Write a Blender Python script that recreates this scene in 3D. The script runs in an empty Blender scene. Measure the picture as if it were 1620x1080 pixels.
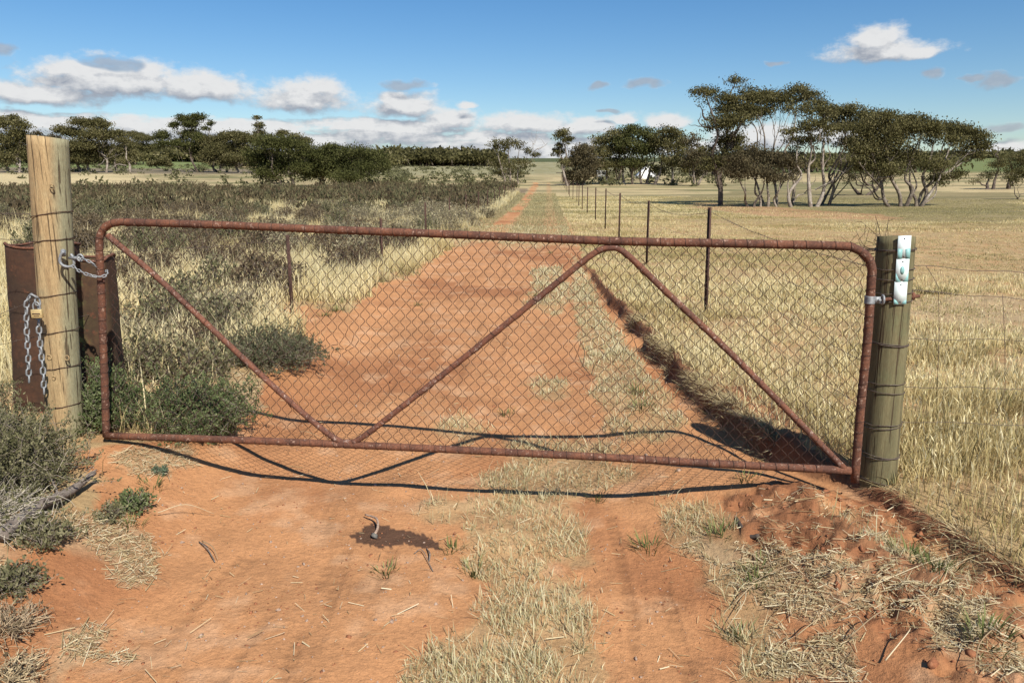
import bpy, math, random
import numpy as np
from mathutils import Vector
random.seed(5)
RNG = np.random.default_rng(7)
SC = bpy.context.scene
COL = SC.collection

# ------------------------------------------------------------------ camera, sky, sun, exposure
F = 1224.0; CAMH = 1.5; YH = 287.0
PITCH = math.atan((540 - YH) / F); CP, SP = math.cos(PITCH), math.sin(PITCH)
cam = bpy.data.cameras.new('camera'); camo = bpy.data.objects.new('camera', cam); COL.objects.link(camo)
camo.location = (0, 0, CAMH); camo.rotation_euler = (math.pi / 2 - PITCH, 0, 0)
cam.sensor_width = 36; cam.lens = 36 * F / 1620; cam.clip_end = 20000; cam.clip_start = 0.05
SC.camera = camo
SC.view_settings.view_transform = 'Standard'; SC.view_settings.look = 'None'
SC.view_settings.exposure = 0.55; SC.view_settings.gamma = 1
SC.cycles.max_bounces = 5; SC.cycles.diffuse_bounces = 3; SC.cycles.transmission_bounces = 3
SUN_EL, SUN_AZ = math.radians(46), math.radians(152)      # azimuth clockwise from +Y
SKY_STRENGTH = 0.070
to_sun = Vector((math.sin(SUN_AZ) * math.cos(SUN_EL), math.cos(SUN_AZ) * math.cos(SUN_EL), math.sin(SUN_EL)))
sl = bpy.data.lights.new('sun', 'SUN'); sl.energy = 5.0; sl.angle = math.radians(0.53); sl.color = (1, .955, .88)
so = bpy.data.objects.new('sun', sl); COL.objects.link(so); so.rotation_euler = to_sun.to_track_quat('Z', 'Y').to_euler()


def ray(px, py):
    u = (px - 810) / F; v = -(py - 540) / F
    return np.array([u, CP + v * SP, v * CP - SP])


def azel(px, py):
    r = ray(px, py)
    return math.degrees(math.atan2(r[0], r[1])), math.degrees(math.atan2(r[2], math.hypot(r[0], r[1])))


class NT:
    def __init__(s, tree): s.t = tree; s.n = tree.nodes; s.l = tree.links
    def new(s, kind, **kw):
        n = s.n.new(kind)
        for k, v in kw.items(): setattr(n, k, v)
        return n
    def put(s, sock, v):
        if isinstance(v, bpy.types.NodeSocket): s.l.new(v, sock)
        elif v is not None: sock.default_value = v
    def math(s, op, a, b=None, c=None, clamp=False):
        n = s.new('ShaderNodeMath', operation=op); n.use_clamp = clamp
        s.put(n.inputs[0], a)
        if b is not None: s.put(n.inputs[1], b)
        if c is not None: s.put(n.inputs[2], c)
        return n.outputs[0]
    def ramp(s, x, lo, hi, a=0.0, b=1.0, smooth=True):
        n = s.new('ShaderNodeMapRange'); n.interpolation_type = 'SMOOTHSTEP' if smooth else 'LINEAR'
        s.put(n.inputs['Value'], x); s.put(n.inputs['From Min'], lo); s.put(n.inputs['From Max'], hi)
        s.put(n.inputs['To Min'], a); s.put(n.inputs['To Max'], b)
        return n.outputs['Result']
    def noise(s, vec, scale, detail=4, rough=.55, dim='3D'):
        n = s.new('ShaderNodeTexNoise'); n.noise_dimensions = dim
        if vec is not None: s.put(n.inputs['Vector'], vec)
        n.inputs['Scale'].default_value = scale; n.inputs['Detail'].default_value = detail; n.inputs['Roughness'].default_value = rough
        return n.outputs['Fac']
    def mix(s, f, a, b, mode='MIX'):
        n = s.new('ShaderNodeMix', data_type='RGBA', blend_type=mode)
        s.put(n.inputs[0], f)
        for sock, v in ((n.inputs[6], a), (n.inputs[7], b)):
            if isinstance(v, tuple) and len(v) == 3: v = v + (1,)
            s.put(sock, v)
        return n.outputs[2]
    def vmath(s, op, a, b=None):
        n = s.new('ShaderNodeVectorMath', operation=op); s.put(n.inputs[0], a)
        if b is not None: s.put(n.inputs[1], b)
        return n.outputs[0]
    def scalev(s, v, k):
        return s.vmath('MULTIPLY', v, k)


# clouds: each is centre x,y and half sizes in photograph pixels, turned into azimuth / elevation on the sky
CLOUDS = [(60, 150, 95, 22, 0), (170, 132, 110, 36, 1), (105, 112, 42, 20, 1), (320, 142, 85, 30, 1), (235, 130, 70, 30, 1), (175, 102, 42, 10, -1),
          (480, 160, 78, 32, 1), (505, 142, 42, 24, 1), (640, 170, 62, 28, 1), (625, 158, 34, 18, 1), (640, 133, 44, 10, -1),
          (738, 166, 20, 9, 1), (712, 190, 55, 22, 0), (830, 198, 95, 22, 0), (925, 205, 60, 18, 0),
          (945, 137, 22, 7, -1), (1017, 133, 36, 8, -1), (962, 176, 22, 4, -1), (985, 188, 28, 11, 0), (1055, 193, 42, 16, 1),
          (1400, 84, 84, 20, 0), (1388, 66, 44, 24, 1), (1452, 84, 40, 15, 0), (1476, 117, 20, 8, -1), (1577, 128, 36, 12, -1), (1540, 124, 16, 5, -1),
          (1590, 200, 34, 7, -1), (1520, 208, 40, 7, -1), (1600, 240, 60, 16, 0), (6, 75, 16, 9, -1), (1225, 99, 16, 4, -1),
          (1200, 222, 80, 26, 1), (1330, 215, 60, 22, 0), (1100, 235, 120, 16, 0)]


def build_world():
    w = bpy.data.worlds.new('World'); SC.world = w; w.use_nodes = True
    grp = bpy.data.node_groups.new('cloud_field', 'ShaderNodeTree')
    grp.interface.new_socket('P', in_out='INPUT', socket_type='NodeSocketVector')
    grp.interface.new_socket('Field', in_out='OUTPUT', socket_type='NodeSocketFloat')
    grp.interface.new_socket('Dark', in_out='OUTPUT', socket_type='NodeSocketFloat')
    t = NT(grp); gi = t.new('NodeGroupInput'); go = t.new('NodeGroupOutput')
    P = gi.outputs[0]
    warp = t.new('ShaderNodeTexNoise'); t.put(warp.inputs['Vector'], P); warp.inputs['Scale'].default_value = .55; warp.inputs['Detail'].default_value = 2
    wv = t.scalev(t.vmath('SUBTRACT', warp.outputs['Color'], (.5, .5, .5)), (1.6, .8, 0))
    Pw = t.vmath('ADD', P, wv)
    sx = t.new('ShaderNodeSeparateXYZ'); t.put(sx.inputs[0], Pw); X, Y = sx.outputs[0], sx.outputs[1]
    best = None; dark = None
    for (px, py, rx, ry, kind) in CLOUDS:
        a0, e0 = azel(px, py); k = 1 / math.radians(1) / F
        a = t.math('MULTIPLY_ADD', X, 1 / (rx * k), -a0 / (rx * k))
        e = t.math('MULTIPLY_ADD', Y, 1 / (ry * k), -e0 / (ry * k))
        if kind >= 0: e = t.math('MAXIMUM', e, t.math('MULTIPLY', e, -1.7))
        d = t.math('SQRT', t.math('ADD', t.math('MULTIPLY', a, a), t.math('MULTIPLY', e, e)))
        if kind < 0: d = t.math('ADD', d, .12); dv = t.math('SUBTRACT', 1.25, d); dark = dv if dark is None else t.math('MAXIMUM', dark, dv)
        v = t.math('SUBTRACT', 1.0, d)
        best = v if best is None else t.math('MAXIMUM', best, v)
    sp = t.new('ShaderNodeSeparateXYZ'); t.put(sp.inputs[0], P)
    # low layered bank near the horizon
    bankn = t.noise(t.scalev(P, (.13, .62, 1)), 1.0, 5, .6)
    bandtop = t.ramp(sp.outputs[0], -5, 16, 5.0, 2.6, False)
    rel = t.math('DIVIDE', sp.outputs[1], bandtop)
    band = t.math('MULTIPLY', t.ramp(rel, 1.05, .75), t.ramp(sp.outputs[0], 19, 5))
    bank = t.math('ADD', t.math('MULTIPLY', t.math('SUBTRACT', bankn, .33), 3.6), t.math('MULTIPLY_ADD', band, 2.2, -2.2))
    best = t.math('MAXIMUM', best, t.math('MINIMUM', bank, .6))
    det = t.noise(t.scalev(P, (.8, 1.3, 1)), 1.0, 7, .62)
    fld = t.math('ADD', best, t.math('MULTIPLY_ADD', det, 1.25, -.56))
    t.put(go.inputs[0], fld); t.put(go.inputs[1], dark)
    n = NT(w.node_tree); n.n.clear()
    sky = n.new('ShaderNodeTexSky', sky_type='NISHITA'); sky.sun_disc = False
    sky.sun_elevation = SUN_EL; sky.sun_rotation = SUN_AZ; sky.air_density = 1.0; sky.dust_density = .25; sky.ozone_density = 2.2; sky.altitude = 50
    tc = n.new('ShaderNodeTexCoord'); s = n.new('ShaderNodeSeparateXYZ'); n.put(s.inputs[0], tc.outputs['Generated'])
    az = n.math('DEGREES', n.math('ARCTAN2', s.outputs[0], s.outputs[1])); el = n.math('DEGREES', n.math('ARCSINE', s.outputs[2]))
    cb = n.new('ShaderNodeCombineXYZ'); n.put(cb.inputs[0], az); n.put(cb.inputs[1], el)
    def field(vec):
        g = n.new('ShaderNodeGroup'); g.node_tree = grp; n.put(g.inputs[0], vec); return g
    g1 = field(cb.outputs[0]); g2 = field(n.vmath('ADD', cb.outputs[0], (.25, .75, 0)))
    dens = n.ramp(g1.outputs[0], -.10, .56)
    dd = n.math('SUBTRACT', g1.outputs[0], g2.outputs[0])
    lit = n.math('MULTIPLY_ADD', dd, 1.4, .50, True)
    lit = n.math('MULTIPLY', lit, n.ramp(g1.outputs[1], .0, .4, 1, .12))
    fine = n.noise(n.scalev(cb.outputs[0], (1.2, 2.2, 1)), 1.0, 6, .6)
    lit = n.math('ADD', lit, n.math('MULTIPLY_ADD', fine, .5, -.25), None, True)
    cc = n.mix(lit, (.42, .46, .54), (.98, .98, .98))
    dens = n.math('MULTIPLY', dens, n.ramp(el, -1, .2))
    dens = n.math('MULTIPLY', dens, n.ramp(g1.outputs[1], .0, .4, .97, .72))
    hsv = n.new('ShaderNodeHueSaturation'); hsv.inputs['Saturation'].default_value = 1.32; n.put(hsv.inputs['Color'], sky.outputs[0])
    b1 = n.new('ShaderNodeBackground'); n.put(b1.inputs[0], n.mix(1.0, hsv.outputs[0], (.95, 1.0, 1.08), 'MULTIPLY')); b1.inputs[1].default_value = SKY_STRENGTH
    b2 = n.new('ShaderNodeBackground'); n.put(b2.inputs[0], cc); b2.inputs[1].default_value = .56
    m = n.new('ShaderNodeMixShader'); n.put(m.inputs[0], dens); n.l.new(b1.outputs[0], m.inputs[1]); n.l.new(b2.outputs[0], m.inputs[2])
    o = n.new('ShaderNodeOutputWorld'); n.l.new(m.outputs[0], o.inputs[0])
    w.cycles.sampling_method = 'MANUAL'; w.cycles.sample_map_resolution = 512


build_world()

# ------------------------------------------------------------------ numpy noise
def _h(ix, iy, seed):
    n = (ix.astype(np.int64) * 374761393 + iy.astype(np.int64) * 668265263 + seed * 1442695041) & 0xffffffff
    n = ((n ^ (n >> 13)) * 1274126177) & 0xffffffff
    return ((n ^ (n >> 16)) & 0xffff) / 65535.0


def vn(x, y, seed=0):
    x = np.asarray(x, float); y = np.asarray(y, float)
    ix = np.floor(x); iy = np.floor(y); fx = x - ix; fy = y - iy
    fx = fx * fx * (3 - 2 * fx); fy = fy * fy * (3 - 2 * fy)
    a = _h(ix, iy, seed); b = _h(ix + 1, iy, seed); c = _h(ix, iy + 1, seed); d = _h(ix + 1, iy + 1, seed)
    return (a + (b - a) * fx) * (1 - fy) + (c + (d - c) * fx) * fy


def fbm(x, y, o=4, seed=0):
    s = 0; a = .5; t = 0
    for k in range(o):
        s = s + a * vn(x * 2 ** k + 17.3 * k, y * 2 ** k - 9.1 * k, seed + k); t += a; a *= .5
    return s / t


def sst(x, a, b):
    t = np.clip((x - a) / (b - a), 0, 1); return t * t * (3 - 2 * t)


def inpoly(x, y, poly):
    r = np.zeros(np.shape(x), bool); n = len(poly)
    for i in range(n):
        x0, y0 = poly[i]; x1, y1 = poly[(i + 1) % n]
        c = ((y0 > y) != (y1 > y)) & (x < (x1 - x0) * (y - y0) / (y1 - y0 + 1e-12) + x0)
        r ^= c
    return r


# ------------------------------------------------------------------ terrain
XB_Y = [0, 2, 3, 3.7, 4.2, 4.8, 6, 14, 30]; XB_X = [2.1, 2.05, 1.95, 1.84, 1.62, 1.45, 1.38, 1.32, 1.9]
HB_Y = [0, 2.4, 3.4, 4.0, 4.6, 6.5, 9, 12, 16]; HB = [.03, .05, .06, .07, .10, .115, .095, .075, .0]


def x_bank(y):
    w = .07 * (fbm(y * 2.3, y * 0, 4, 5) - .5) * 2
    return np.where(y < 16, np.interp(y, XB_Y, XB_X), .7 + .045 * y) + w


def rise(x, y):
    r = np.hypot(x, y)
    return .029 * 15 * np.log1p(np.exp(np.clip((r - 60) / 15, -30, 500)))


def base_h(x, y):
    """smooth terrain height"""
    x = np.asarray(x, float); y = np.asarray(y, float)
    zr = np.interp(y, [0, 3.2, 4.5, 5.3, 9, 14, 25], [-.24, -.27, -.27, -.19, -.13, -.06, 0.0])
    xl = np.interp(y, [0, 3, 4.4, 7, 12, 20], [-2.3, -2.2, -2.25, -2.1, -1.9, -1.6])
    xb = x_bank(y); hb = np.interp(y, HB_Y, HB)
    left = sst(x, xl - .15, xl + .75)
    xb0 = x_bank(y); hb = hb * (.75 + .5 * fbm(x * 0 + y * 1.7, y * 0, 3, 6))
    rr_ = sst(x, xb0 - 1.25, xb0 - .25)
    floor = (zr * (1 - rr_) - hb * rr_) * left
    # ditch beside the bank, then the steep bank itself up to field level
    ditch = np.exp(-((x - (xb - .1)) / .12) ** 2) * hb * .4
    step = sst(x, xb - .03, xb + .02)
    near_step = sst(x, xb - .05, xb + .55)
    hstep = np.where(y < 3.9, near_step * .4 + step * .6, step)
    z = (floor - ditch) * (1 - hstep)
    back = sst(-y, 3, 9)
    z = z * (1 - back)
    return z + rise(x, y)


def unp(px, py):
    r = ray(px, py); t = 1.0; C = np.array([0, 0, CAMH])
    last = t
    while t < 4000:
        p = C + r * t
        if p[2] <= float(base_h(p[0], p[1])): break
        last = t; t *= 1.01
    lo, hi = last, t
    for _ in range(25):
        m = (lo + hi) / 2; p = C + r * m
        if p[2] <= float(base_h(p[0], p[1])): hi = m
        else: lo = m
    return C + r * hi


def at(px, py, Y):
    r = ray(px, py); return np.array([0, 0, CAMH]) + r * (Y / r[1])


def proj(p):
    x, y, z = p[0], p[1], p[2] - CAMH
    d = y * CP - z * SP; v = y * SP + z * CP
    return 810 + F * x / d, 540 - F * v / d


def P2(lst): return [tuple(unp(a, b)[:2]) for a, b in lst]


GRASS_POLYS = [P2(p) for p in (
    [(655, 800), (700, 780), (770, 792), (900, 785), (935, 830), (925, 880), (885, 900), (935, 960), (975, 1079), (1000, 1350), (600, 1350), (640, 1075), (735, 1000), (778, 930), (722, 870), (740, 838), (660, 815)],
    [(758, 792), (765, 750), (800, 725), (930, 725), (990, 742), (1010, 760), (905, 790)],
    [(905, 400), (905, 470), (925, 560), (945, 640), (970, 700), (1060, 705), (1085, 690), (1060, 640), (1020, 590), (985, 530), (950, 480), (925, 430)],
    [(825, 605), (870, 595), (905, 610), (880, 635), (840, 630)],
    [(690, 668), (735, 655), (775, 672), (740, 700), (700, 690)],
    [(800, 702), (850, 690), (950, 700), (1000, 715), (940, 728), (800, 728)],
    [(845, 425), (885, 420), (905, 470), (880, 500), (835, 485)],
    [(1050, 800), (1110, 800), (1180, 850), (1160, 880), (1220, 930), (1240, 1079), (1190, 1079), (1140, 960), (1120, 900), (1060, 850)],
    [(1300, 800), (1420, 830), (1540, 880), (1620, 960), (1620, 1060), (1480, 940), (1380, 880), (1320, 850)],
)]
LEFT_EDGE = P2([(765, 368), (700, 400), (660, 430), (600, 450), (560, 485), (530, 495), (500, 482), (430, 490), (440, 508), (490, 535), (500, 560), (440, 590), (410, 602), (390, 640), (335, 660), (330, 690), (200, 703), (150, 700), (128, 735), (150, 790), (110, 830), (60, 850), (0, 860)])
LEFT_POLY = LEFT_EDGE + [(-6, 2.2), (-60, 4), (-60, 30), (-1.3 + .0, 30), (LEFT_EDGE[0][0], LEFT_EDGE[0][1])]
LITTER_POLYS = [P2(p) for p in (
    [(150, 800), (200, 795), (240, 850), (280, 880), (240, 935), (190, 930), (150, 900), (120, 860), (60, 850), (80, 815)],
    [(120, 985), (170, 975), (175, 1040), (110, 1065), (90, 1020)],
    [(0, 860), (50, 870), (60, 900), (0, 930)],
    [(195, 715), (300, 720), (350, 745), (230, 750), (180, 735)],
    [(330, 600), (400, 600), (420, 640), (360, 690), (300, 700), (300, 640)],
    [(1090, 830), (1180, 860), (1240, 880), (1400, 900), (1430, 960), (1300, 960), (1180, 930), (1110, 890)],
    [(1330, 830), (1500, 880), (1620, 1000), (1620, 1079), (1480, 1000), (1400, 900)],
    [(1250, 990), (1330, 1000), (1330, 1060), (1240, 1060)],
    [(1440, 470), (1620, 470), (1620, 540), (1560, 520), (1440, 500)],
)]
WET_POLY = P2([(553, 843), (570, 838), (578, 828), (590, 825), (610, 830), (632, 836), (650, 838), (668, 846), (685, 852), (692, 862), (702, 868), (690, 870), (668, 868), (650, 864), (634, 858), (615, 862), (598, 867), (582, 860), (567, 857), (560, 850)])
CLOD_POLYS = [P2(p) for p in (
    [(1130, 790), (1330, 780), (1370, 790), (1620, 940), (1620, 1079), (1500, 1079), (1400, 1000), (1330, 940), (1200, 860)],
    [(1050, 590), (1110, 600), (1250, 650), (1330, 740), (1240, 730), (1120, 650)],
)]


def soft_poly(x, y, polys, wob=.06, sc=6., seed=3):
    wx = x + (fbm(x * sc, y * sc, 3, seed) - .5) * 2 * wob * 2; wy = y + (fbm(x * sc, y * sc, 3, seed + 9) - .5) * 2 * wob * 2
    o = np.zeros(np.shape(x))
    for dx, dy in ((0, 0), (.03, 0), (-.03, 0), (0, .04), (0, -.04)):
        m = np.zeros(np.shape(x), bool)
        for p in polys: m |= inpoly(wx + dx, wy + dy, p)
        o += m * .2
    return o


def zones(x, y):
    """grass strip, left verge, right field, litter, clods (0..1 each)"""
    x = np.asarray(x, float); y = np.asarray(y, float)
    near = y < 19
    strip = soft_poly(x, y, GRASS_POLYS) * near
    lv = soft_poly(x, y, [LEFT_POLY], .10, 4, 21) * near
    xb = x_bank(y)
    field = sst(x, xb + .0, xb + .1)
    # far corridor
    c = x - .045 * y
    n = (fbm(x * 1.3, y * .5, 3, 44) - .5) * .5
    lw = (1 - sst(np.abs(c + 1.5 + n * .4), .26, .46)) * (1 - .5 * sst(fbm(x * 2, y * .4, 3, 45), .45, .65))
    rw = (1 - sst(np.abs(c - .14 + n * .3), .12, .34)) * .45
    edge = sst(-(c + 2.35 + n), 0, .3)
    corr = 1 - np.clip(lw + rw, 0, 1)
    b = sst(y, 17, 20)
    strip = strip * (1 - b) + b * corr * (1 - edge) * (x < xb)
    lv = lv * (1 - b) + b * edge
    lit = soft_poly(x, y, LITTER_POLYS, .08, 5, 61) * near
    cl = soft_poly(x, y, CLOD_POLYS, .08, 5, 71) * near
    return strip, lv, field, lit, cl


TYRES = [P2(p) for p in ([(330, 1079), (430, 935), (500, 840), (525, 775)], [(352, 1079), (450, 935), (512, 850), (535, 780)], [(445, 1079), (500, 945), (540, 850), (552, 780)], [(475, 1079), (520, 960), (548, 870)],
                         [(230, 1079), (330, 960), (400, 880)], [(205, 1079), (310, 955), (380, 880)], [(540, 1079), (600, 930), (620, 870)], [(1010, 1079), (990, 930), (965, 820)], [(1090, 1079), (1050, 930), (1010, 830)],
                         [(700, 680), (740, 560), (790, 450), (815, 380)], [(560, 640), (660, 520), (750, 430), (790, 385)], [(590, 650), (690, 520), (765, 430), (800, 385)], [(780, 640), (800, 520), (835, 420)])]


def tyres(x, y):
    o = np.zeros(np.shape(x))
    m = (np.abs(x) < 3) & (y > 1.8) & (y < 22); xx, yy = x[m], y[m]; v = np.zeros(xx.shape)
    wob = .02 * (fbm(xx * 3, yy * 3, 2, 15) - .5)
    for q, P in enumerate(TYRES):
        for (x0, y0), (x1, y1) in zip(P[:-1], P[1:]):
            dx, dy = x1 - x0, y1 - y0; L2 = dx * dx + dy * dy; t = np.clip(((xx - x0) * dx + (yy - y0) * dy) / L2, 0, 1)
            dd = np.hypot(xx - x0 - t * dx, yy - y0 - t * dy) + wob
            tread = .65 + .35 * np.sin(t * math.sqrt(L2) * 90)
            v = np.maximum(v, (1 - sst(dd, .012, .04)) * tread * sst(fbm(xx * 2.5, yy * 1.5, 3, 16 + q), .36, .52))
    o[m] = v; return o


def detail_h(x, y, cl, veg):
    r = np.hypot(x, y); k = 1 - sst(r, 14, 40)
    d = (fbm(x * 1.1, y * 1.1, 3, 11) - .5) * .06 + (fbm(x * 6, y * 6, 4, 12) - .5) * .018
    c1 = np.abs(fbm(x * 7, y * 7, 4, 31) - .5) * 2
    d = d + cl * ((fbm(x * 4, y * 4, 4, 33) - .57) * .09 + (.35 - c1) * .075 + (fbm(x * 16, y * 16, 3, 34) - .5) * .045)
    d = d + veg * (fbm(x * 3, y * 3, 3, 35) - .5) * .04
    d = d - tyres(x, y) * .009 * (1 - veg)
    return d * k


def ground_z(x, y):
    s, lv, f, li, cl = zones(x, y)
    return base_h(x, y) + detail_h(x, y, cl, np.clip(s + lv + f, 0, 1))


# ------------------------------------------------------------------ mesh building
class MB:
    def __init__(s): s.V = []; s.Q = []; s.T = []; s.C = []; s.n = 0; s.hasc = False
    def raw(s, V, Q=None, T=None, C=None):
        V = np.asarray(V, float).reshape(-1, 3)
        if Q is not None and len(Q): s.Q.append(np.asarray(Q, np.int64).reshape(-1, 4) + s.n)
        if T is not None and len(T): s.T.append(np.asarray(T, np.int64).reshape(-1, 3) + s.n)
        if C is None: C = np.ones((len(V), 3)) * .5
        else:
            s.hasc = True; C = np.asarray(C, float)
            if C.ndim == 1: C = np.tile(C, (len(V), 1))
        s.V.append(V); s.C.append(C); s.n += len(V)
    def tube(s, pts, rad, n=6, col=None, closed=False, cap=True, rough=0):
        pts = np.asarray(pts, float); m = len(pts)
        rad = np.full(m, rad, float) if np.isscalar(rad) else np.asarray(rad, float)
        if closed: T = np.roll(pts, -1, 0) - np.roll(pts, 1, 0)
        else: T = np.gradient(pts, axis=0)
        T /= np.linalg.norm(T, axis=1)[:, None] + 1e-12
        ref = np.array([0.0, 0, 1]) if abs(T[:, 2]).mean() < .8 else np.array([0, 1.0, 0])
        if closed: ref = np.cross(pts[m // 3] - pts[0], pts[2 * m // 3] - pts[0]); ref = ref / (np.linalg.norm(ref) + 1e-12)
        if not closed and np.abs(T @ ref).max() > .9:
            A = np.empty_like(T); a0 = np.cross(T[0], [.3, .9, .1]); a0 /= np.linalg.norm(a0)
            for q in range(m): a0 = a0 - T[q] * (a0 @ T[q]); a0 /= np.linalg.norm(a0); A[q] = a0
        else:
            A = np.cross(T, ref); A /= np.linalg.norm(A, axis=1)[:, None] + 1e-12
        B = np.cross(T, A)
        a = np.arange(n) * 2 * math.pi / n
        R = rad[:, None] * (1 + (RNG.random((m, n)) - .5) * rough)
        V = pts[:, None] + R[:, :, None] * (np.cos(a)[None, :, None] * A[:, None] + np.sin(a)[None, :, None] * B[:, None])
        i = np.arange(m if closed else m - 1)[:, None]; j = np.arange(n)[None]
        i2 = (i + 1) % m; j2 = (j + 1) % n
        Q = np.stack(np.broadcast_arrays(i * n + j, i * n + j2, i2 * n + j2, i2 * n + j), -1).reshape(-1, 4)
        V = V.reshape(-1, 3); Tt = None
        if cap and not closed:
            V = np.vstack([V, pts[0], pts[-1]]); b = m * n; jj = np.arange(n); k = (jj + 1) % n
            Tt = np.vstack([np.stack([np.full(n, b), k, jj], 1), np.stack([np.full(n, b + 1), (m - 1) * n + jj, (m - 1) * n + k], 1)])
        s.raw(V, Q, Tt, col)
    def box(s, c, h, col=None, M=None):
        v = np.array([[a, b, d] for a in (-1, 1) for b in (-1, 1) for d in (-1, 1)], float) * np.asarray(h)
        if M is not None: v = v @ np.asarray(M).T
        s.raw(v + np.asarray(c), [[0, 1, 3, 2], [4, 6, 7, 5], [0, 4, 5, 1], [2, 3, 7, 6], [0, 2, 6, 4], [1, 5, 7, 3]], None, col)
    def cards(s, P, U, W, col=None):
        n = len(P); V = np.stack([P - U - W, P + U - W, P + U + W, P - U + W], 1).reshape(-1, 3)
        Q = np.arange(n * 4).reshape(n, 4)
        s.raw(V, Q, None, None if col is None else np.repeat(col, 4, 0))
    def leaves(s, P, D, W, col=None):
        """pointed leaf: rhombus from P along D with half width W"""
        n = len(P); V = np.stack([P, P + D * .45 - W, P + D, P + D * .45 + W], 1).reshape(-1, 3)
        s.raw(V, np.arange(n * 4).reshape(n, 4), None, None if col is None else np.repeat(col, 4, 0))
    def blades(s, P, D, W, bend, col, tip=None, seg=2):
        n = len(P); tip = col if tip is None else tip
        if seg == 1:
            V = np.stack([P - W, P + W, P + D + bend], 1).reshape(-1, 3)
            C = np.stack([col, col, tip], 1).reshape(-1, 3)
            s.raw(V, None, np.arange(n * 3).reshape(n, 3), C)
        else:
            M = P + D * .55 + bend * .3
            V = np.stack([P - W * .7, P + W * .7, M + W, M - W, P + D + bend], 1).reshape(-1, 3)
            C = np.stack([col * .8, col * .8, (col + tip) / 2, (col + tip) / 2, tip], 1).reshape(-1, 3)
            b = np.arange(n)[:, None] * 5
            s.raw(V, b + np.array([[0, 1, 2, 3]]), b + np.array([[3, 2, 4]]), C)
    def mesh(s, name, mat, smooth=False):
        V = np.vstack(s.V); Q = np.vstack(s.Q) if s.Q else np.zeros((0, 4), int); T = np.vstack(s.T) if s.T else np.zeros((0, 3), int)
        me = bpy.data.meshes.new(name); me.vertices.add(len(V)); me.vertices.foreach_set('co', V.astype(np.float32).ravel())
        nl = Q.size + T.size; me.loops.add(nl); me.loops.foreach_set('vertex_index', np.concatenate([Q.ravel(), T.ravel()]).astype(np.int32))
        me.polygons.add(len(Q) + len(T))
        st = np.concatenate([np.arange(len(Q)) * 4, Q.size + np.arange(len(T)) * 3]).astype(np.int32)
        me.polygons.foreach_set('loop_start', st)
        me.update(calc_edges=True)
        if smooth: me.polygons.foreach_set('use_smooth', np.ones(len(Q) + len(T), bool))
        if s.hasc:
            C = np.vstack(s.C); ca = me.color_attributes.new('Col', 'FLOAT_COLOR', 'POINT')
            ca.data.foreach_set('color', np.hstack([C, np.ones((len(C), 1))]).astype(np.float32).ravel())
        me.materials.append(mat); me.validate(clean_customdata=False)
        return me
    def build(s, name, mat, parent=None, smooth=False):
        o = bpy.data.objects.new(name, s.mesh(name, mat, smooth)); COL.objects.link(o)
        if parent: o.parent = parent; o.matrix_parent_inverse = parent.matrix_world.inverted()
        return o


def tag(o, label=None, cat=None, group=None, kind=None):
    if label: o['label'] = label
    if cat: o['category'] = cat
    if group: o['group'] = group
    if kind: o['kind'] = kind
    return o


def empty(name, loc, label, cat, group=None):
    o = bpy.data.objects.new(name, None); COL.objects.link(o); o.location = tuple(float(v) for v in loc); o.empty_display_size = .1
    bpy.context.view_layer.update()
    return tag(o, label, cat, group)


def copy_tree(o, loc, rz=0, sc=1.0, label=None):
    r = o.copy(); COL.objects.link(r); r.location = tuple(float(v) for v in loc); r.rotation_euler = (0, 0, rz); r.scale = (sc,) * 3 if np.isscalar(sc) else sc
    if label: r['label'] = label
    for ch in o.children:
        c = ch.copy(); COL.objects.link(c); c.parent = r; c.matrix_parent_inverse = ch.matrix_parent_inverse
    return r


def curve(pts, n=10):
    """Catmull-Rom through points"""
    P = [np.asarray(p, float) for p in pts]; P = [2 * P[0] - P[1]] + P + [2 * P[-1] - P[-2]]; out = []
    for i in range(1, len(P) - 2):
        for k in range(n):
            t = k / n; a, b, c, d = P[i - 1:i + 3]
            out.append(.5 * (2 * b + (c - a) * t + (2 * a - 5 * b + 4 * c - d) * t * t + (3 * b - a - 3 * c + d) * t ** 3))
    out.append(P[-2]); return np.array(out)


# ------------------------------------------------------------------ materials
def mat(name, fn, disp=None):
    m = bpy.data.materials.new(name); m.use_nodes = True; t = NT(m.node_tree)
    b = t.n['Principled BSDF']; tc = t.new('ShaderNodeTexCoord'); fn(t, b, tc.outputs['Object'])
    return m


def bump(t, b, h, strength=.5, dist=.01):
    n = t.new('ShaderNodeBump'); n.inputs['Strength'].default_value = strength; n.inputs['Distance'].default_value = dist
    t.put(n.inputs['Height'], h); t.l.new(n.outputs[0], b.inputs['Normal'])


def attr(t): 
    a = t.new('ShaderNodeAttribute'); a.attribute_name = 'Col'; return a.outputs['Color']


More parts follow.
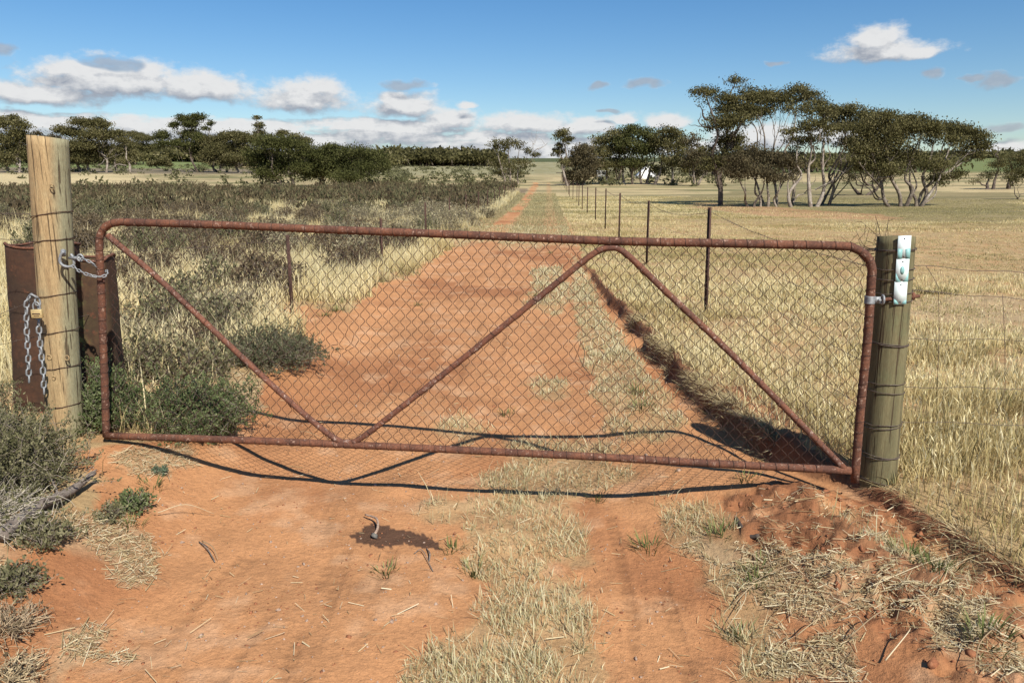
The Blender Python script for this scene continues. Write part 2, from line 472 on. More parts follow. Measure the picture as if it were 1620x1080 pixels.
def m_ground(t, b, P):
    # fine grit, crust and crumbs come from layered noise
    c = attr(t)
    geo = t.new('ShaderNodeNewGeometry').outputs['Position']
    n1 = t.noise(geo, 3.0, 5, .6); n2 = t.noise(geo, 40, 5, .65); n3 = t.noise(geo, 220, 3, .7)
    k = t.math('ADD', t.math('MULTIPLY', n1, .34), t.math('ADD', t.math('MULTIPLY', n2, .38), t.math('MULTIPLY', n3, .38)))
    k = t.ramp(k, .38, .70, .66, 1.28, False)
    cc = t.new('ShaderNodeCombineColor')
    for i in range(3): t.put(cc.inputs[i], k)
    t.put(b.inputs['Base Color'], t.mix(1.0, c, cc.outputs[0], 'MULTIPLY'))
    b.inputs['Roughness'].default_value = .95; b.inputs['Specular IOR Level'].default_value = .15
    n4 = t.noise(geo, 12, 4, .6); crumb = t.ramp(t.noise(geo, 90, 3, .7), .58, .68)
    hh = t.math('ADD', t.math('ADD', t.math('MULTIPLY', n2, .9), t.math('MULTIPLY', n3, .3)), t.math('MULTIPLY_ADD', n4, 1.0, t.math('MULTIPLY', crumb, .25)))
    bump(t, b, hh, .6, .02)


def m_veg(trans):
    def f(t, b, P):
        c = attr(t); d = t.new('ShaderNodeBsdfDiffuse'); t.put(d.inputs[0], c)
        tr = t.new('ShaderNodeBsdfTranslucent'); t.put(tr.inputs[0], c)
        m = t.new('ShaderNodeMixShader'); m.inputs[0].default_value = trans
        t.l.new(d.outputs[0], m.inputs[1]); t.l.new(tr.outputs[0], m.inputs[2])
        out = [n for n in t.n if n.type == 'OUTPUT_MATERIAL'][0]; t.l.new(m.outputs[0], out.inputs[0])
    return f


def m_rust(c1, c2, c3, sc=30, rough=.85, thr=.56):
    def f(t, b, P):
        geo = t.new('ShaderNodeNewGeometry').outputs['Position']
        n1 = t.noise(geo, sc * .25, 5, .65); n2 = t.noise(geo, sc, 6, .7); n3 = t.noise(geo, sc * 2.3, 3, .6)
        c = t.mix(t.ramp(n1, .38, .62), c1, c2); c = t.mix(t.ramp(n2, thr, thr + .1), c, c3)
        t.put(b.inputs['Base Color'], t.mix(t.ramp(n3, .3, .7, .55, 0), c, (.03, .015, .01)))
        b.inputs['Roughness'].default_value = rough; b.inputs['Specular IOR Level'].default_value = .3
        bump(t, b, n2, .5, .004)
    return f


def m_wood(ca, cb, cg, side):
    def f(t, b, P):
        geo = P
        st = t.scalev(geo, (14, 14, .9)); g1 = t.noise(st, 3.0, 6, .62)
        st2 = t.scalev(geo, (30, 30, .6)); g2 = t.noise(st2, 2.2, 3, .5)
        big = t.noise(geo, 4.0, 4, .6); fine = t.noise(t.scalev(geo, (60, 60, 12)), 3, 4, .7)
        c = t.mix(t.ramp(g1, .3, .7), ca, cb)
        c = t.mix(t.ramp(big, .5, .72, 0, .35 if side[0] < .2 else .6), c, cg)
        s = t.new('ShaderNodeSeparateXYZ'); t.put(s.inputs[0], geo)
        sidef = t.ramp(t.math('ADD', t.math('MULTIPLY_ADD', s.outputs[2], -.056, s.outputs[0]), t.math('MULTIPLY', t.math('SUBTRACT', big, .5), .03)), side[0], side[1], 0, .85)
        c = t.mix(sidef, c, cg)
        crack = t.ramp(g2, .37, .42, 1, 0)
        c = t.mix(t.math('MULTIPLY', crack, .85), c, (.05, .03, .018))
        c = t.mix(t.ramp(fine, .35, .7, .4, 0), c, (.09, .06, .03))
        t.put(b.inputs['Base Color'], c); b.inputs['Roughness'].default_value = .9; b.inputs['Specular IOR Level'].default_value = .2
        bump(t, b, t.math('SUBTRACT', g1, t.math('MULTIPLY', crack, .8)), .7, .008)
    return f


def m_plain(c, rough=.6, metal=0.0, var=.3, sc=20):
    def f(t, b, P):
        n = t.noise(P, sc, 4, .6)
        t.put(b.inputs['Base Color'], t.mix(t.ramp(n, .35, .7, 0, var), tuple(c), tuple(v * .4 for v in c)))
        b.inputs['Roughness'].default_value = rough; b.inputs['Metallic'].default_value = metal
        bump(t, b, n, .2, .003)
    return f


def m_tank(t, b, P):
    m_rust((.075, .038, .018), (.055, .036, .017), (.12, .045, .022), 14)(t, b, P)
    c = b.inputs['Base Color'].links[0].from_socket; s = t.new('ShaderNodeSeparateXYZ'); t.put(s.inputs[0], P)
    n = t.noise(P, 13, 5, .7); k = t.math('MULTIPLY', t.ramp(n, .5, .62), t.math('MULTIPLY', t.ramp(s.outputs[0], .12, .02), t.ramp(s.outputs[2], .25, .5)))
    t.put(b.inputs['Base Color'], t.mix(t.math('MULTIPLY', k, .8), c, (.17, .19, .055)))


M = dict(
    ground=mat('ground_soil', m_ground), grass=mat('grass_blades', m_veg(.33)), leaf=mat('leaves', m_veg(.33)),
    twig=mat('twigs', m_veg(0.0)),
    rust=mat('rusty_pipe', m_rust((.185, .074, .040), (.10, .043, .027), (.38, .24, .17), 48)),
    flaked=mat('flaking_paint_pipe', m_rust((.20, .08, .045), (.12, .052, .034), (.40, .28, .22), 48, .85, .55)),
    drum=mat('rusty_sheet', m_rust((.075, .034, .018), (.045, .026, .015), (.11, .045, .022), 14)), tank=mat('lichened_sheet', m_tank),
    wirerust=mat('rusty_wire', m_rust((.075, .038, .025), (.05, .026, .018), (.20, .15, .12), 70, .6)),
    fwire=mat('fence_wire', m_rust((.13, .10, .08), (.10, .07, .05), (.2, .17, .15), 70, .6)),
    picket=mat('rusty_picket', m_rust((.085, .042, .03), (.06, .032, .024), (.11, .065, .045), 20)),
    galv=mat('galvanised_steel', m_plain((.30, .31, .31), .6, .35, .6, 60)),
    brass=mat('brass', m_plain((.62, .47, .22), .45, .45, .35, 60)),
    postl=mat('pale_post_timber', m_wood((.47, .34, .175), (.33, .22, .11), (.27, .27, .17), (.045, .095))),
    postr=mat('green_post_timber', m_wood((.19, .165, .085), (.125, .115, .06), (.13, .15, .075), (.5, .6))),
    plate=mat('white_plate', m_plain((.66, .74, .71), .5, 0, .2, 25)), teal=mat('teal_paint', m_plain((.22, .42, .40), .5, 0, .25, 60)),
    screw=mat('screw_head', m_plain((.03, .03, .03), .6)),
    lichen=mat('green_lichen', m_plain((.22, .26, .07), .95, 0, .5, 60)),
    bark=mat('mallee_bark', m_rust((.12, .095, .072), (.30, .25, .19), (.40, .34, .27), 9)),
    barkpale=mat('pale_bark', m_rust((.42, .36, .29), (.24, .19, .15), (.5, .45, .38), 6)),
    barkdark=mat('dark_bark', m_rust((.075, .055, .042), (.14, .11, .085), (.2, .16, .12), 9)),
    deadwood=mat('grey_deadwood', m_rust((.24, .20, .165), (.17, .14, .115), (.33, .29, .24), 30)),
    stick=mat('pale_stick', m_rust((.45, .32, .23), (.35, .24, .17), (.5, .38, .3), 60)),
    stone=mat('dark_stone', m_plain((.14, .13, .11), .9, 0, .5, 60)),
    white=mat('white_paint', m_plain((.78, .77, .74), .6, 0, .1, 4)), dark=mat('dark_opening', m_plain((.03, .03, .03), .7)),
    clod=mat('red_clods', m_rust((.33, .135, .062), (.26, .10, .045), (.38, .17, .085), 30, .95)),
)

# ------------------------------------------------------------------ ground sheet
SOIL = np.array([.425, .208, .092]); SOIL2 = np.array([.32, .140, .060]); SOILP = np.array([.49, .285, .155])
STRAWG = np.array([.34, .25, .125])


def far_colour(x, y):
    """ground cover colour beyond the close range: dry pasture, heath floor, green crops"""
    r = np.hypot(x, y); az = np.degrees(np.arctan2(x, y))
    n = fbm(x * .09, y * .28, 4, 91)[:, None]; n2 = fbm(x * .5, y * 1.2, 3, 92)[:, None]
    straw = np.array([.40, .315, .165]); olive = np.array([.17, .155, .07]); brown = np.array([.22, .16, .095]); green = np.array([.16, .19, .06])
    c = straw * (1 - sst(n, .42, .62)) + olive * sst(n, .42, .62)
    c = c * (1 - .5 * sst(n2, .5, .75)) + brown * .5 * sst(n2, .5, .75)
    left = (x < -2 + .045 * y)
    heath = (sst(r, 9, 25) * (1 - sst(r + 10 * (n[:, 0] - .5), 78, 86)) * left)[:, None] * .85
    c = c * (1 - heath) + np.array([.17, .125, .08]) * heath
    # pale grass strip then darker strip under the trees
    st = (sst(r, 84, 90) * (1 - sst(r + 30 * (n[:, 0] - .5), 150, 165)) * sst(-az, 23, 28))[:, None] * .75
    c = c * (1 - st) + np.array([.50, .40, .22]) * st
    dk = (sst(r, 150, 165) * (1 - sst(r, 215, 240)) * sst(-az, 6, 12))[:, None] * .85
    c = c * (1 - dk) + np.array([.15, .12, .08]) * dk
    g = (sst(r, 215, 230) * (1 - sst(r, 700, 750)) * sst(-az, 19, 21) * (az > -34))[:, None]
    c = c * (1 - g) + np.array([.15, .175, .06]) * g
    g = (sst(r, 160, 175) * sst(az, 13, 17))[:, None] * .9
    c = c * (1 - g) + np.array([.12, .15, .05]) * (g * (.7 + .6 * n))
    m = (sst(r, 130, 180) * (az > -12) * (az < 15))[:, None]
    c = c * (1 - m) + (np.array([.25, .225, .125]) * (.75 + .5 * n) - .06 * sst(n2, .5, .8)) * m
    g = (sst(r, 600, 640) * (az > -8) * (az < 15))[:, None]
    c = c * (1 - g) + np.array([.075, .085, .032]) * g
    return c


def ground():
    a = np.radians(np.concatenate([np.linspace(-180, -48, 60)[:-1], np.linspace(-48, 48, 760), np.linspace(48, 180, 60)[1:]]))
    rs = [.25]
    while rs[-1] < 6000:
        r = rs[-1]; k = .006 if 1.8 < r < 12 else (.03 if r <= 1.8 else (.012 if r < 100 else .03)); rs.append(r * (1 + k))
    rs = np.array(rs); na, nr = len(a), len(rs)
    R, A = np.meshgrid(rs, a, indexing='ij'); x = (R * np.sin(A)).ravel(); y = (R * np.cos(A)).ravel()
    s, lv, f, li, cl = zones(x, y); veg = np.clip(s + lv + f, 0, 1)
    z = base_h(x, y) + detail_h(x, y, cl, veg)
    r = np.hypot(x, y)
    big = fbm(x * .9, y * .9, 4, 51)[:, None]; med = fbm(x * 5, y * 5, 4, 52)[:, None]
    soil = SOIL * (1 - sst(big, .45, .7)) + SOIL2 * sst(big, .45, .7)
    soil = soil * (1 - .6 * sst(med, .55, .75)) + SOILP * .6 * sst(med, .55, .75)
    tr = tyres(x, y)[:, None]
    soil = soil * (1 - .24 * tr * (1 - veg[:, None]))
    c = soil
    vg = np.clip(s * .55 + lv * .8 + f * .85, 0, 1)[:, None] * (1 - .35 * sst(fbm(x * 8, y * 8, 3, 55), .5, .7))[:, None]
    under = np.array([.34, .25, .125]) * (.75 + .5 * med)
    c = c * (1 - vg) + under * vg
    lf = (li * .55)[:, None]; c = c * (1 - lf) + np.array([.36, .26, .15]) * lf
    cd = (cl * .8 * sst(fbm(x * 5, y * 5, 4, 56), .38, .56))[:, None]; c = c * (1 - cd) + np.array([.22, .092, .042]) * cd
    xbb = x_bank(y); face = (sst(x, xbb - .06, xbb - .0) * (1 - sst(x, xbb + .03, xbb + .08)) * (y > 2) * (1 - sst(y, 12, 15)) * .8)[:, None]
    c = c * (1 - face) + np.array([.15, .062, .032]) * face  # shade on the bank's steep side, painted into the soil colour as a dark strip
    w = inpoly(x + (vn(x * 60, y * 60, 4) - .5) * .02, y + (vn(x * 60, y * 60, 5) - .5) * .03, WET_POLY)[:, None]
    c = np.where(w, np.array([.10, .052, .03]), c)
    # red strip in front of the big trees
    rs1 = soft_poly(x, y, [P2([(1085, 321), (1180, 325), (1300, 333), (1440, 344), (1440, 350), (1250, 344), (1100, 331)])], .5, .5, 77)[:, None] * .9
    far = far_colour(x, y)
    k = (sst(r, 22, 45) * (1 - np.clip((1 - s) * (x < x_bank(y)) * (x - .045 * y > -2.2) * (y > 0) * (y < 105), 0, 1)))[:, None]
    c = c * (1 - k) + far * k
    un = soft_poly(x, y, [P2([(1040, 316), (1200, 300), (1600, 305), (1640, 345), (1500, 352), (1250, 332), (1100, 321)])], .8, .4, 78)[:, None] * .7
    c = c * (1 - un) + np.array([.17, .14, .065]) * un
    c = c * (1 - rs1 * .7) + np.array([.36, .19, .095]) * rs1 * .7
    V = np.stack([x, y, z], 1)
    i = np.arange(nr - 1)[:, None]; j = np.arange(na - 1)[None]
    Q = np.stack(np.broadcast_arrays(i * na + j, i * na + j + 1, (i + 1) * na + j + 1, (i + 1) * na + j), -1).reshape(-1, 4)[:, ::-1]
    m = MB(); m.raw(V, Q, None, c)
    V0 = np.vstack([[0, 0, float(z[:na].mean())], V[:na]])
    m.raw(V0, None, np.stack([np.zeros(na - 1, int), np.arange(2, na + 1), np.arange(1, na)], 1), np.tile(SOIL, (na + 1, 1)))
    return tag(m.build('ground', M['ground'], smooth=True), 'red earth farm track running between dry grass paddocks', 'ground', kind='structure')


ground()

# ------------------------------------------------------------------ grasses
def scatter(n, r0, r1, a0=-44, a1=44):
    r = RNG.uniform(r0, r1, n); a = np.radians(RNG.uniform(a0, a1, n)); return r * np.sin(a), r * np.cos(a)


def mixcol(t, cols):
    cols = np.array(cols, float); t = np.clip(t, 0, .9999) * (len(cols) - 1); i = t.astype(int); f = (t - i)[:, None]
    return cols[i] * (1 - f) + cols[i + 1] * f


def grass(name, label, x, y, h, w, cols, tips, lean=.35, seg2=12, wk=.8, wr=5.0):
    r = np.hypot(x, y); z = ground_z(x, y); n = len(x)
    P = np.stack([x, y, z - .01], 1); a = RNG.uniform(0, 2 * math.pi, n); l = RNG.normal(0, lean, n)
    D = np.stack([np.cos(a) * l, np.sin(a) * l, np.ones(n)], 1); D /= np.linalg.norm(D, axis=1)[:, None]; D *= h[:, None]
    b = a + RNG.normal(0, .8, n); bd = RNG.uniform(0, .5, n) * h
    B = np.stack([np.cos(b) * bd, np.sin(b) * bd, -bd * .35], 1)
    ww = w * np.maximum(1, (r / wr)) ** wk * RNG.uniform(.6, 1.4, n)
    # blades turn mostly broadside to no fixed direction
    c = RNG.uniform(0, 2 * math.pi, n); W = np.stack([np.cos(c) * ww / 2, np.sin(c) * ww / 2, np.zeros(n)], 1)
    m = MB(); k = r < seg2
    if k.any(): m.blades(P[k], D[k], W[k], B[k], cols[k], tips[k], 2)
    if (~k).any(): m.blades(P[~k], D[~k], W[~k], B[~k], cols[~k], tips[~k], 1)
    return tag(m.build(name, M['grass']), label, 'grass', kind='stuff')


STRAW = [(.31, .225, .095), (.51, .395, .175), (.67, .54, .26), (.75, .635, .35)]
PALE = [(.45, .35, .16), (.66, .54, .27), (.77, .66, .37), (.81, .72, .46)]
OLIVE = [(.14, .12, .05), (.22, .19, .08), (.34, .29, .13), (.46, .39, .20)]


RED_STRIP = P2([(1085, 321), (1180, 325), (1300, 333), (1440, 344), (1440, 350), (1250, 344), (1100, 331)])
UNDER = P2([(1040, 316), (1200, 300), (1600, 305), (1640, 345), (1500, 352), (1250, 332), (1100, 321)])


def right_field():
    x, y = scatter(1400000, 2.2, 62, -2, 56)
    s, lv, f, li, cl = zones(x, y)
    pat = fbm(x * .55, y * .9, 4, 101); bald = fbm(x * 2.2, y * 2.2, 3, 102) * .6 + fbm(x * 9, y * 9, 2, 104) * .4; bb = fbm(x * .45, y * .8, 3, 103)
    dens = f * np.clip(.12 + 1.2 * sst(bald, .36, .58), 0, 1) * (1 - .6 * sst(bb, .55, .68) * sst(y, 4, 8)) * (1 - .85 * cl)
    dens *= 1 - .6 * ((y < 3.7) & (x < 2.6))
    dens *= 1 - .75 * soft_poly(x, y, [RED_STRIP], .5, .5, 77)
    k = RNG.random(len(x)) < dens
    x, y, pat = x[k], y[k], pat[k]; r = np.hypot(x, y); n = len(x)
    red = inpoly(x, y, P2([(1440, 468), (1900, 472), (1900, 560), (1560, 520), (1440, 505)]))
    h = RNG.gamma(6, .0175, n) * (.7 + .6 * pat) * np.where(red, .35, 1) * np.where(r > 14, .75, 1) * (1 - .3 * ((x < 2.6) & (y < 3.8)))
    brz = sst(r, 11, 15) * (1 - sst(r, 30, 40)) * sst(x, 3.5, 7) * sst(fbm(x * .25, y * .6, 3, 112), .36, .56)
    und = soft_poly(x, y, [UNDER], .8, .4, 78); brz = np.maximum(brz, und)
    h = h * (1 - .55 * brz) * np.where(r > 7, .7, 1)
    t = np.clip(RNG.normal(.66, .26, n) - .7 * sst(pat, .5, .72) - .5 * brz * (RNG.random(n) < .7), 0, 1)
    band = sst(vn(x * .12, y * .35, 111), .45, .75) * sst(r, 6, 14) + .8 * sst(r, 8.5, 9.5) * (1 - sst(r, 11.5, 13)) * sst(x, 4, 5)
    c = mixcol(t, STRAW); cg = mixcol(np.clip(RNG.normal(.45, .3, n), 0, 1), OLIVE)
    g = (RNG.random(n) < .17 + .45 * band + .5 * und + .25 * sst(fbm(x * .3, y * .7, 3, 115), .5, .65) * sst(r, 6, 10))[:, None]
    c = np.where(g, cg * 1.15, c); tp = np.where(g, cg * 1.45, mixcol(np.clip(t + .15, 0, 1), PALE))
    hd = (r < 11) & (RNG.random(n) < .10); q = hd.sum(); px_, py_ = x[hd], y[hd]; zz = ground_z(px_, py_); L = RNG.uniform(.09, .2, q)
    D = np.stack([RNG.normal(0, .2, q), RNG.normal(0, .2, q), np.ones(q)], 1) * L[:, None]; a = RNG.uniform(0, 6.28, q); W = np.stack([np.cos(a), np.sin(a), 0 * a], 1)
    P = np.stack([px_, py_, zz], 1); cc = mixcol(RNG.random(q), PALE[1:]); m = MB(); m.blades(P, D, W * .0012, D * 0, cc * .8, cc, 2)
    hl = RNG.uniform(.025, .05, q)[:, None]; dn_ = D / L[:, None] + RNG.normal(0, .35, (q, 3)); m.leaves(P + D * .97, dn_ * hl, W * RNG.uniform(.0025, .0045, q)[:, None], cc)
    tag(m.build('seed_stalks', M['grass']), 'pale seed heads standing above the paddock grass', 'grass', kind='stuff')
    grass('dry_grass', 'dry straw coloured paddock grass on the right of the track', x, y, h, .0044, c, tp, .26, 12, .85, 4.5)


def left_verge():
    x, y = scatter(760000, 3.6, 72, -54, 6)
    s, lv, f, li, cl = zones(x, y); r = np.hypot(x, y)
    pat = fbm(x * .7, y * .7, 4, 121); bald = fbm(x * 1.6, y * 1.6, 3, 122)
    dens = lv * np.clip(sst(bald, .34, .56) + .12, 0, 1) * np.where(y < 4.4, .05, np.where(y < 5.4, .45 * (x > -2.9) + .15, 1)) * (1 - .6 * li)
    k = RNG.random(len(x)) < dens
    x, y, pat = x[k], y[k], pat[k]; r = r[k]; n = len(x)
    h = RNG.gamma(8, .032, n) * (.6 + .8 * pat) * np.where(y < 5.6, .6, 1)
    t = np.clip(RNG.normal(.66, .22, n) - .5 * sst(pat, .5, .7), 0, 1)
    c = mixcol(t, STRAW); tp = mixcol(np.clip(t + .2, 0, 1), PALE)
    g = (RNG.random(n) < .22 + .45 * sst(fbm(x * .5, y * .5, 3, 124), .42, .6) + .3 * sst(r, 18, 35))[:, None]; cg = mixcol(RNG.random(n), OLIVE); c = np.where(g, cg, c)
    grass('tall_grass', 'tall pale dry grass along the left of the track', x, y, h, .0055, c, tp, .25, 12, .85, 5)


def strip_grass():
    x, y = scatter(900000, 1.9, 26, -34, 34)
    s, lv, f, li, cl = zones(x, y); r = np.hypot(x, y)
    cl2 = fbm(x * 7, y * 7, 3, 131)
    dens = s * np.clip(sst(cl2, .32, .52) + .08, 0, 1) * (.5 + .5 * sst(fbm(x * 2.2, y * 2.2, 3, 132), .33, .55)) * np.where(y > 4.8, .95, 1) * np.where((x > 1.0) & (y < 3.6), .3, 1)
    k = RNG.random(len(x)) < dens
    x, y, r = x[k], y[k], r[k]; n = len(x); pat = fbm(x * 2.2, y * 2.2, 3, 133)
    h = RNG.gamma(2.8, .0165, n) * (.5 + 1.0 * pat) * np.where(y > 5, .9, 1)
    t = np.clip(RNG.normal(.48, .27, n) + .35 * (pat - .5), 0, 1)
    c = mixcol(t, [(.16, .14, .06), (.27, .235, .10), (.43, .37, .18), (.58, .50, .28)])
    tp = mixcol(np.clip(t + .25, 0, 1), [(.30, .27, .12), (.52, .46, .24), (.72, .65, .40), (.82, .77, .54)])
    grass('short_grass', 'short olive and straw tufts growing between the wheel tracks', x, y, h, .0031, c, tp, .6, 14, .85, 3.6)
    # far corridor grass
    x, y = scatter(90000, 20, 70, -4, 8)
    s, lv, f, li, cl = zones(x, y); k = RNG.random(len(x)) < s * .9; x, y = x[k], y[k]; n = len(x)
    t = RNG.random(n); c = mixcol(t, [(.26, .23, .11), (.36, .31, .16), (.45, .39, .21)])
    grass('track_grass', 'short dry grass between the far wheel tracks', x, y, RNG.gamma(6, .01, n), .006, c, c, .5, 5, .85, 5)


def litter():
    x, y = scatter(330000, 1.9, 9, -40, 44)
    s, lv, f, li, cl = zones(x, y)
    near_l = (x > xlim(y)) * (x < x_bank(y))
    d = li * 1.3 + .012 * (1 - s) * near_l + .16 * cl * (y < 3.7) + .05 * s
    k = RNG.random(len(x)) < d * sst(fbm(x * 6, y * 6, 3, 141), .32, .52)
    x, y = x[k], y[k]; n = len(x); z = ground_z(x, y)
    L = RNG.gamma(2.4, .0085, n); a = RNG.uniform(0, math.pi, n); w = RNG.uniform(.0007, .0016, n)
    D = np.stack([np.cos(a), np.sin(a), RNG.normal(0, .16, n)], 1) * L[:, None]; W = np.stack([-np.sin(a), np.cos(a), RNG.normal(0, .5, n)], 1) * w[:, None]
    P = np.stack([x, y, z + .004 + np.abs(RNG.normal(0, .006, n))], 1)
    c = mixcol(np.clip(RNG.normal(.6, .3, n), 0, 1), [(.2, .13, .07), (.38, .29, .15), (.56, .46, .27), (.70, .62, .42)])
    m = MB(); m.cards(P, D, W, c)
    tag(m.build('straw_litter', M['grass']), 'loose pale straw lying scattered on the red soil', 'straw', kind='stuff')
    # longer dead stalks lying about on the right bank
    m = MB()
    for (a, b) in (((1330, 905), (1510, 893)), ((1180, 930), (1300, 905)), ((1380, 945), (1430, 925)), ((1340, 1015), (1470, 985)), ((1190, 905), (1340, 915)),
                   ((1370, 935), (1520, 880)), ((1500, 890), (1480, 950)), ((1260, 1010), (1300, 990)), ((1330, 985), (1370, 1005)), ((1570, 1000), (1540, 1070)), ((1180, 940), (1150, 1000)),
                   ((1290, 870), (1330, 930)), ((1400, 1050), (1440, 1000)), ((1160, 960), (1240, 930)), ((475, 686), (510, 697)), ((640, 560), (660, 560)), ((320, 860), (345, 890)), ((250, 815), (340, 818))):
        p = unp(*a); q = unp(*b); mid = (p + q) / 2 + RNG.normal(0, .02, 3); p[2] += .015; q[2] += .02; mid[2] = max(p[2], q[2]) + .015
        c = mixcol(RNG.random(1), [(.25, .17, .1), (.38, .29, .17), (.55, .46, .3)])[0]
        m.tube(curve([p, mid, q], 6), np.linspace(.0028, .001, 13), 5, c)
    tag(m.build('dead_stalks', M['twig']), 'long dead stalks lying across the churned bank', 'stalks', kind='stuff')
    # weeds: small scattered tufts on bare soil
    m = MB()
    spots = [(610, 905, .5), (1025, 868, .9), (945, 790, .5), (855, 340, .4), (240, 770, .4), (205, 830, .5), (1170, 1000, .5), (1140, 850, .8), (1200, 905, .8), (1180, 760, .5), (1010, 625, 1.1), (1015, 650, 1.3), (870, 400, .6), (850, 470, .7), (530, 492, 1.2), (515, 500, .8),
             (540, 478, .9), (800, 655, .5), (380, 655, .9), (340, 690, .7), (715, 870, .5), (750, 900, .6), (375, 430, .5), (660, 485, .6), (1560, 1010, 1), (1480, 900, 1), (1440, 870, 1), (1195, 930, .6)]
    for (px, py, sz) in spots:
        p = unp(px, py); nn = int(45 * sz + 12); a = RNG.uniform(0, 6.28, nn); rr = RNG.random(nn) ** .7 * .06 * (.5 + sz * .7) * (1 + p[1] * .04)
        x = p[0] + np.cos(a) * rr; y = p[1] + np.sin(a) * rr; z = ground_z(x, y); h = RNG.uniform(.03, .10, nn) * (.6 + sz * .4)
        D = np.stack([np.cos(a) * RNG.uniform(.1, .8, nn), np.sin(a) * RNG.uniform(.1, .8, nn), np.ones(nn)], 1) * h[:, None]
        W = np.stack([-np.sin(a), np.cos(a), 0 * a], 1) * .0025; c = mixcol(RNG.random(nn), [(.06, .075, .025), (.13, .15, .05), (.25, .25, .11)])
        m.blades(np.stack([x, y, z - .005], 1), D, W, D * np.array([.3, .3, -.2]), c, c * 1.3, 2)
    tag(m.build('green_weeds', M['grass']), 'small green weed tufts scattered over the red soil', 'weeds', kind='stuff')


def xlim(y): return np.interp(y, [0, 3, 4.4, 7, 12, 20], [-4.3, -3.2, -2.35, -2.1, -1.9, -1.6])


def lip_grass():
    n = 20000; y = RNG.uniform(2.2, 9, n); x = x_bank(y) + RNG.normal(.05, .04, n)
    k = (fbm(y * 2.1, x * 3, 3, 181) > .47) & (RNG.random(n) < np.where(y < 4, .3, .8)) & (RNG.random(n) < np.minimum(1, 7 / y)); x, y = x[k], y[k]; n = len(x); z = ground_z(x, y)
    h = RNG.uniform(.03, .10, n); D = np.stack([RNG.normal(-.2, .8, n), RNG.normal(0, .8, n), RNG.uniform(.1, 1.1, n)], 1) * h[:, None]
    a = RNG.uniform(0, 6.28, n); w = .0022 * np.maximum(1, y / 5); W = np.stack([np.cos(a) * w, np.sin(a) * w, 0 * a], 1)
    c = mixcol(RNG.random(n), [(.16, .12, .06), (.30, .23, .12), (.52, .42, .23), (.66, .56, .34)]); B = np.stack([-h * RNG.uniform(0, .4, n), h * RNG.normal(0, .3, n), -h * RNG.uniform(0, .5, n)], 1)
    m = MB(); m.blades(np.stack([x, y, z - .01], 1), D, W, B, c, c * 1.1, 2)
    tag(m.build('bank_grass', M['grass']), 'dead grass and roots hanging over the lip of the washed out rut', 'grass', kind='stuff')


lip_grass(); right_field(); left_verge(); strip_grass(); litter()

# ------------------------------------------------------------------ clods and pebbles
def lumps(name, label, cat, pts, sizes, m_, cols=None):
    ico = [(0, 0, 1), (.894, 0, .447), (.276, .851, .447), (-.724, .526, .447), (-.724, -.526, .447), (.276, -.851, .447), (.724, .526, -.447), (-.276, .851, -.447), (-.894, 0, -.447), (-.276, -.851, -.447), (.724, -.526, -.447), (0, 0, -1)]
    fc = [(0, 1, 2), (0, 2, 3), (0, 3, 4), (0, 4, 5), (0, 5, 1), (1, 6, 2), (2, 7, 3), (3, 8, 4), (4, 9, 5), (5, 10, 1), (2, 6, 7), (3, 7, 8), (4, 8, 9), (5, 9, 10), (1, 10, 6), (6, 11, 7), (7, 11, 8), (8, 11, 9), (9, 11, 10), (10, 11, 6)]
    V = np.array(ico); T = np.array(fc); m = MB()
    for p, s in zip(pts, sizes):
        v = V * (1 + (RNG.random((12, 1)) - .5) * 1.1) * RNG.uniform(.6, 1.2, 3) * s
        m.raw(v + p, None, T)
    return tag(m.build(name, m_, smooth=False), label, cat, kind='stuff')


x, y = scatter(9000, 2.0, 6.6, 5, 42); _, _, _, _, cl = zones(x, y)
k = (RNG.random(len(x)) < cl * .4 * sst(fbm(x * 5, y * 5, 3, 151), .4, .6)); x, y = x[k], y[k]
lumps('soil_clods', 'crumbled red earth clods along the churned bank', 'clods', np.stack([x, y, ground_z(x, y)], 1), np.minimum(.026, RNG.gamma(1.6, .0044, len(x))), M['clod'])
x, y = scatter(16000, 1.8, 9, -36, 36); s_, lv_, f_, li_, _ = zones(x, y); k = (s_ + lv_ + f_ < .3) & (RNG.random(len(x)) < .25 + .75 * sst(fbm(x * 3, y * 3, 3, 153), .5, .65)); x, y = x[k], y[k]
lumps('soil_crumbs', 'small crumbs of red earth scattered over the track', 'crumbs', np.stack([x, y, ground_z(x, y)], 1), np.minimum(.012, RNG.gamma(1.6, .0014, len(x)) + .0008), M['clod'])
x, y = scatter(2500, 1.9, 8, -33, 20); s_, lv_, f_, li_, _ = zones(x, y); k = (s_ + lv_ + f_ < .3); x, y = x[k], y[k]
lumps('pebbles', 'tiny pale pebbles scattered on the red track', 'pebbles', np.stack([x, y, ground_z(x, y)], 1), RNG.gamma(2, .0014, len(x)) + .001, M['stick'])

# ------------------------------------------------------------------ gate
LW = np.array([-2.396, 4.325, 0.0]); RW = np.array([1.737, 3.695, 0.0])
GN = np.array([-(RW - LW)[1], (RW - LW)[0], 0]); GN /= np.linalg.norm(GN)      # points away from camera


def gp(px, py, off=0.0):
    r = ray(px, py); C = np.array([0, 0, CAMH]); return C + r * ((GN @ (LW - C)) / (GN @ r)) + GN * off


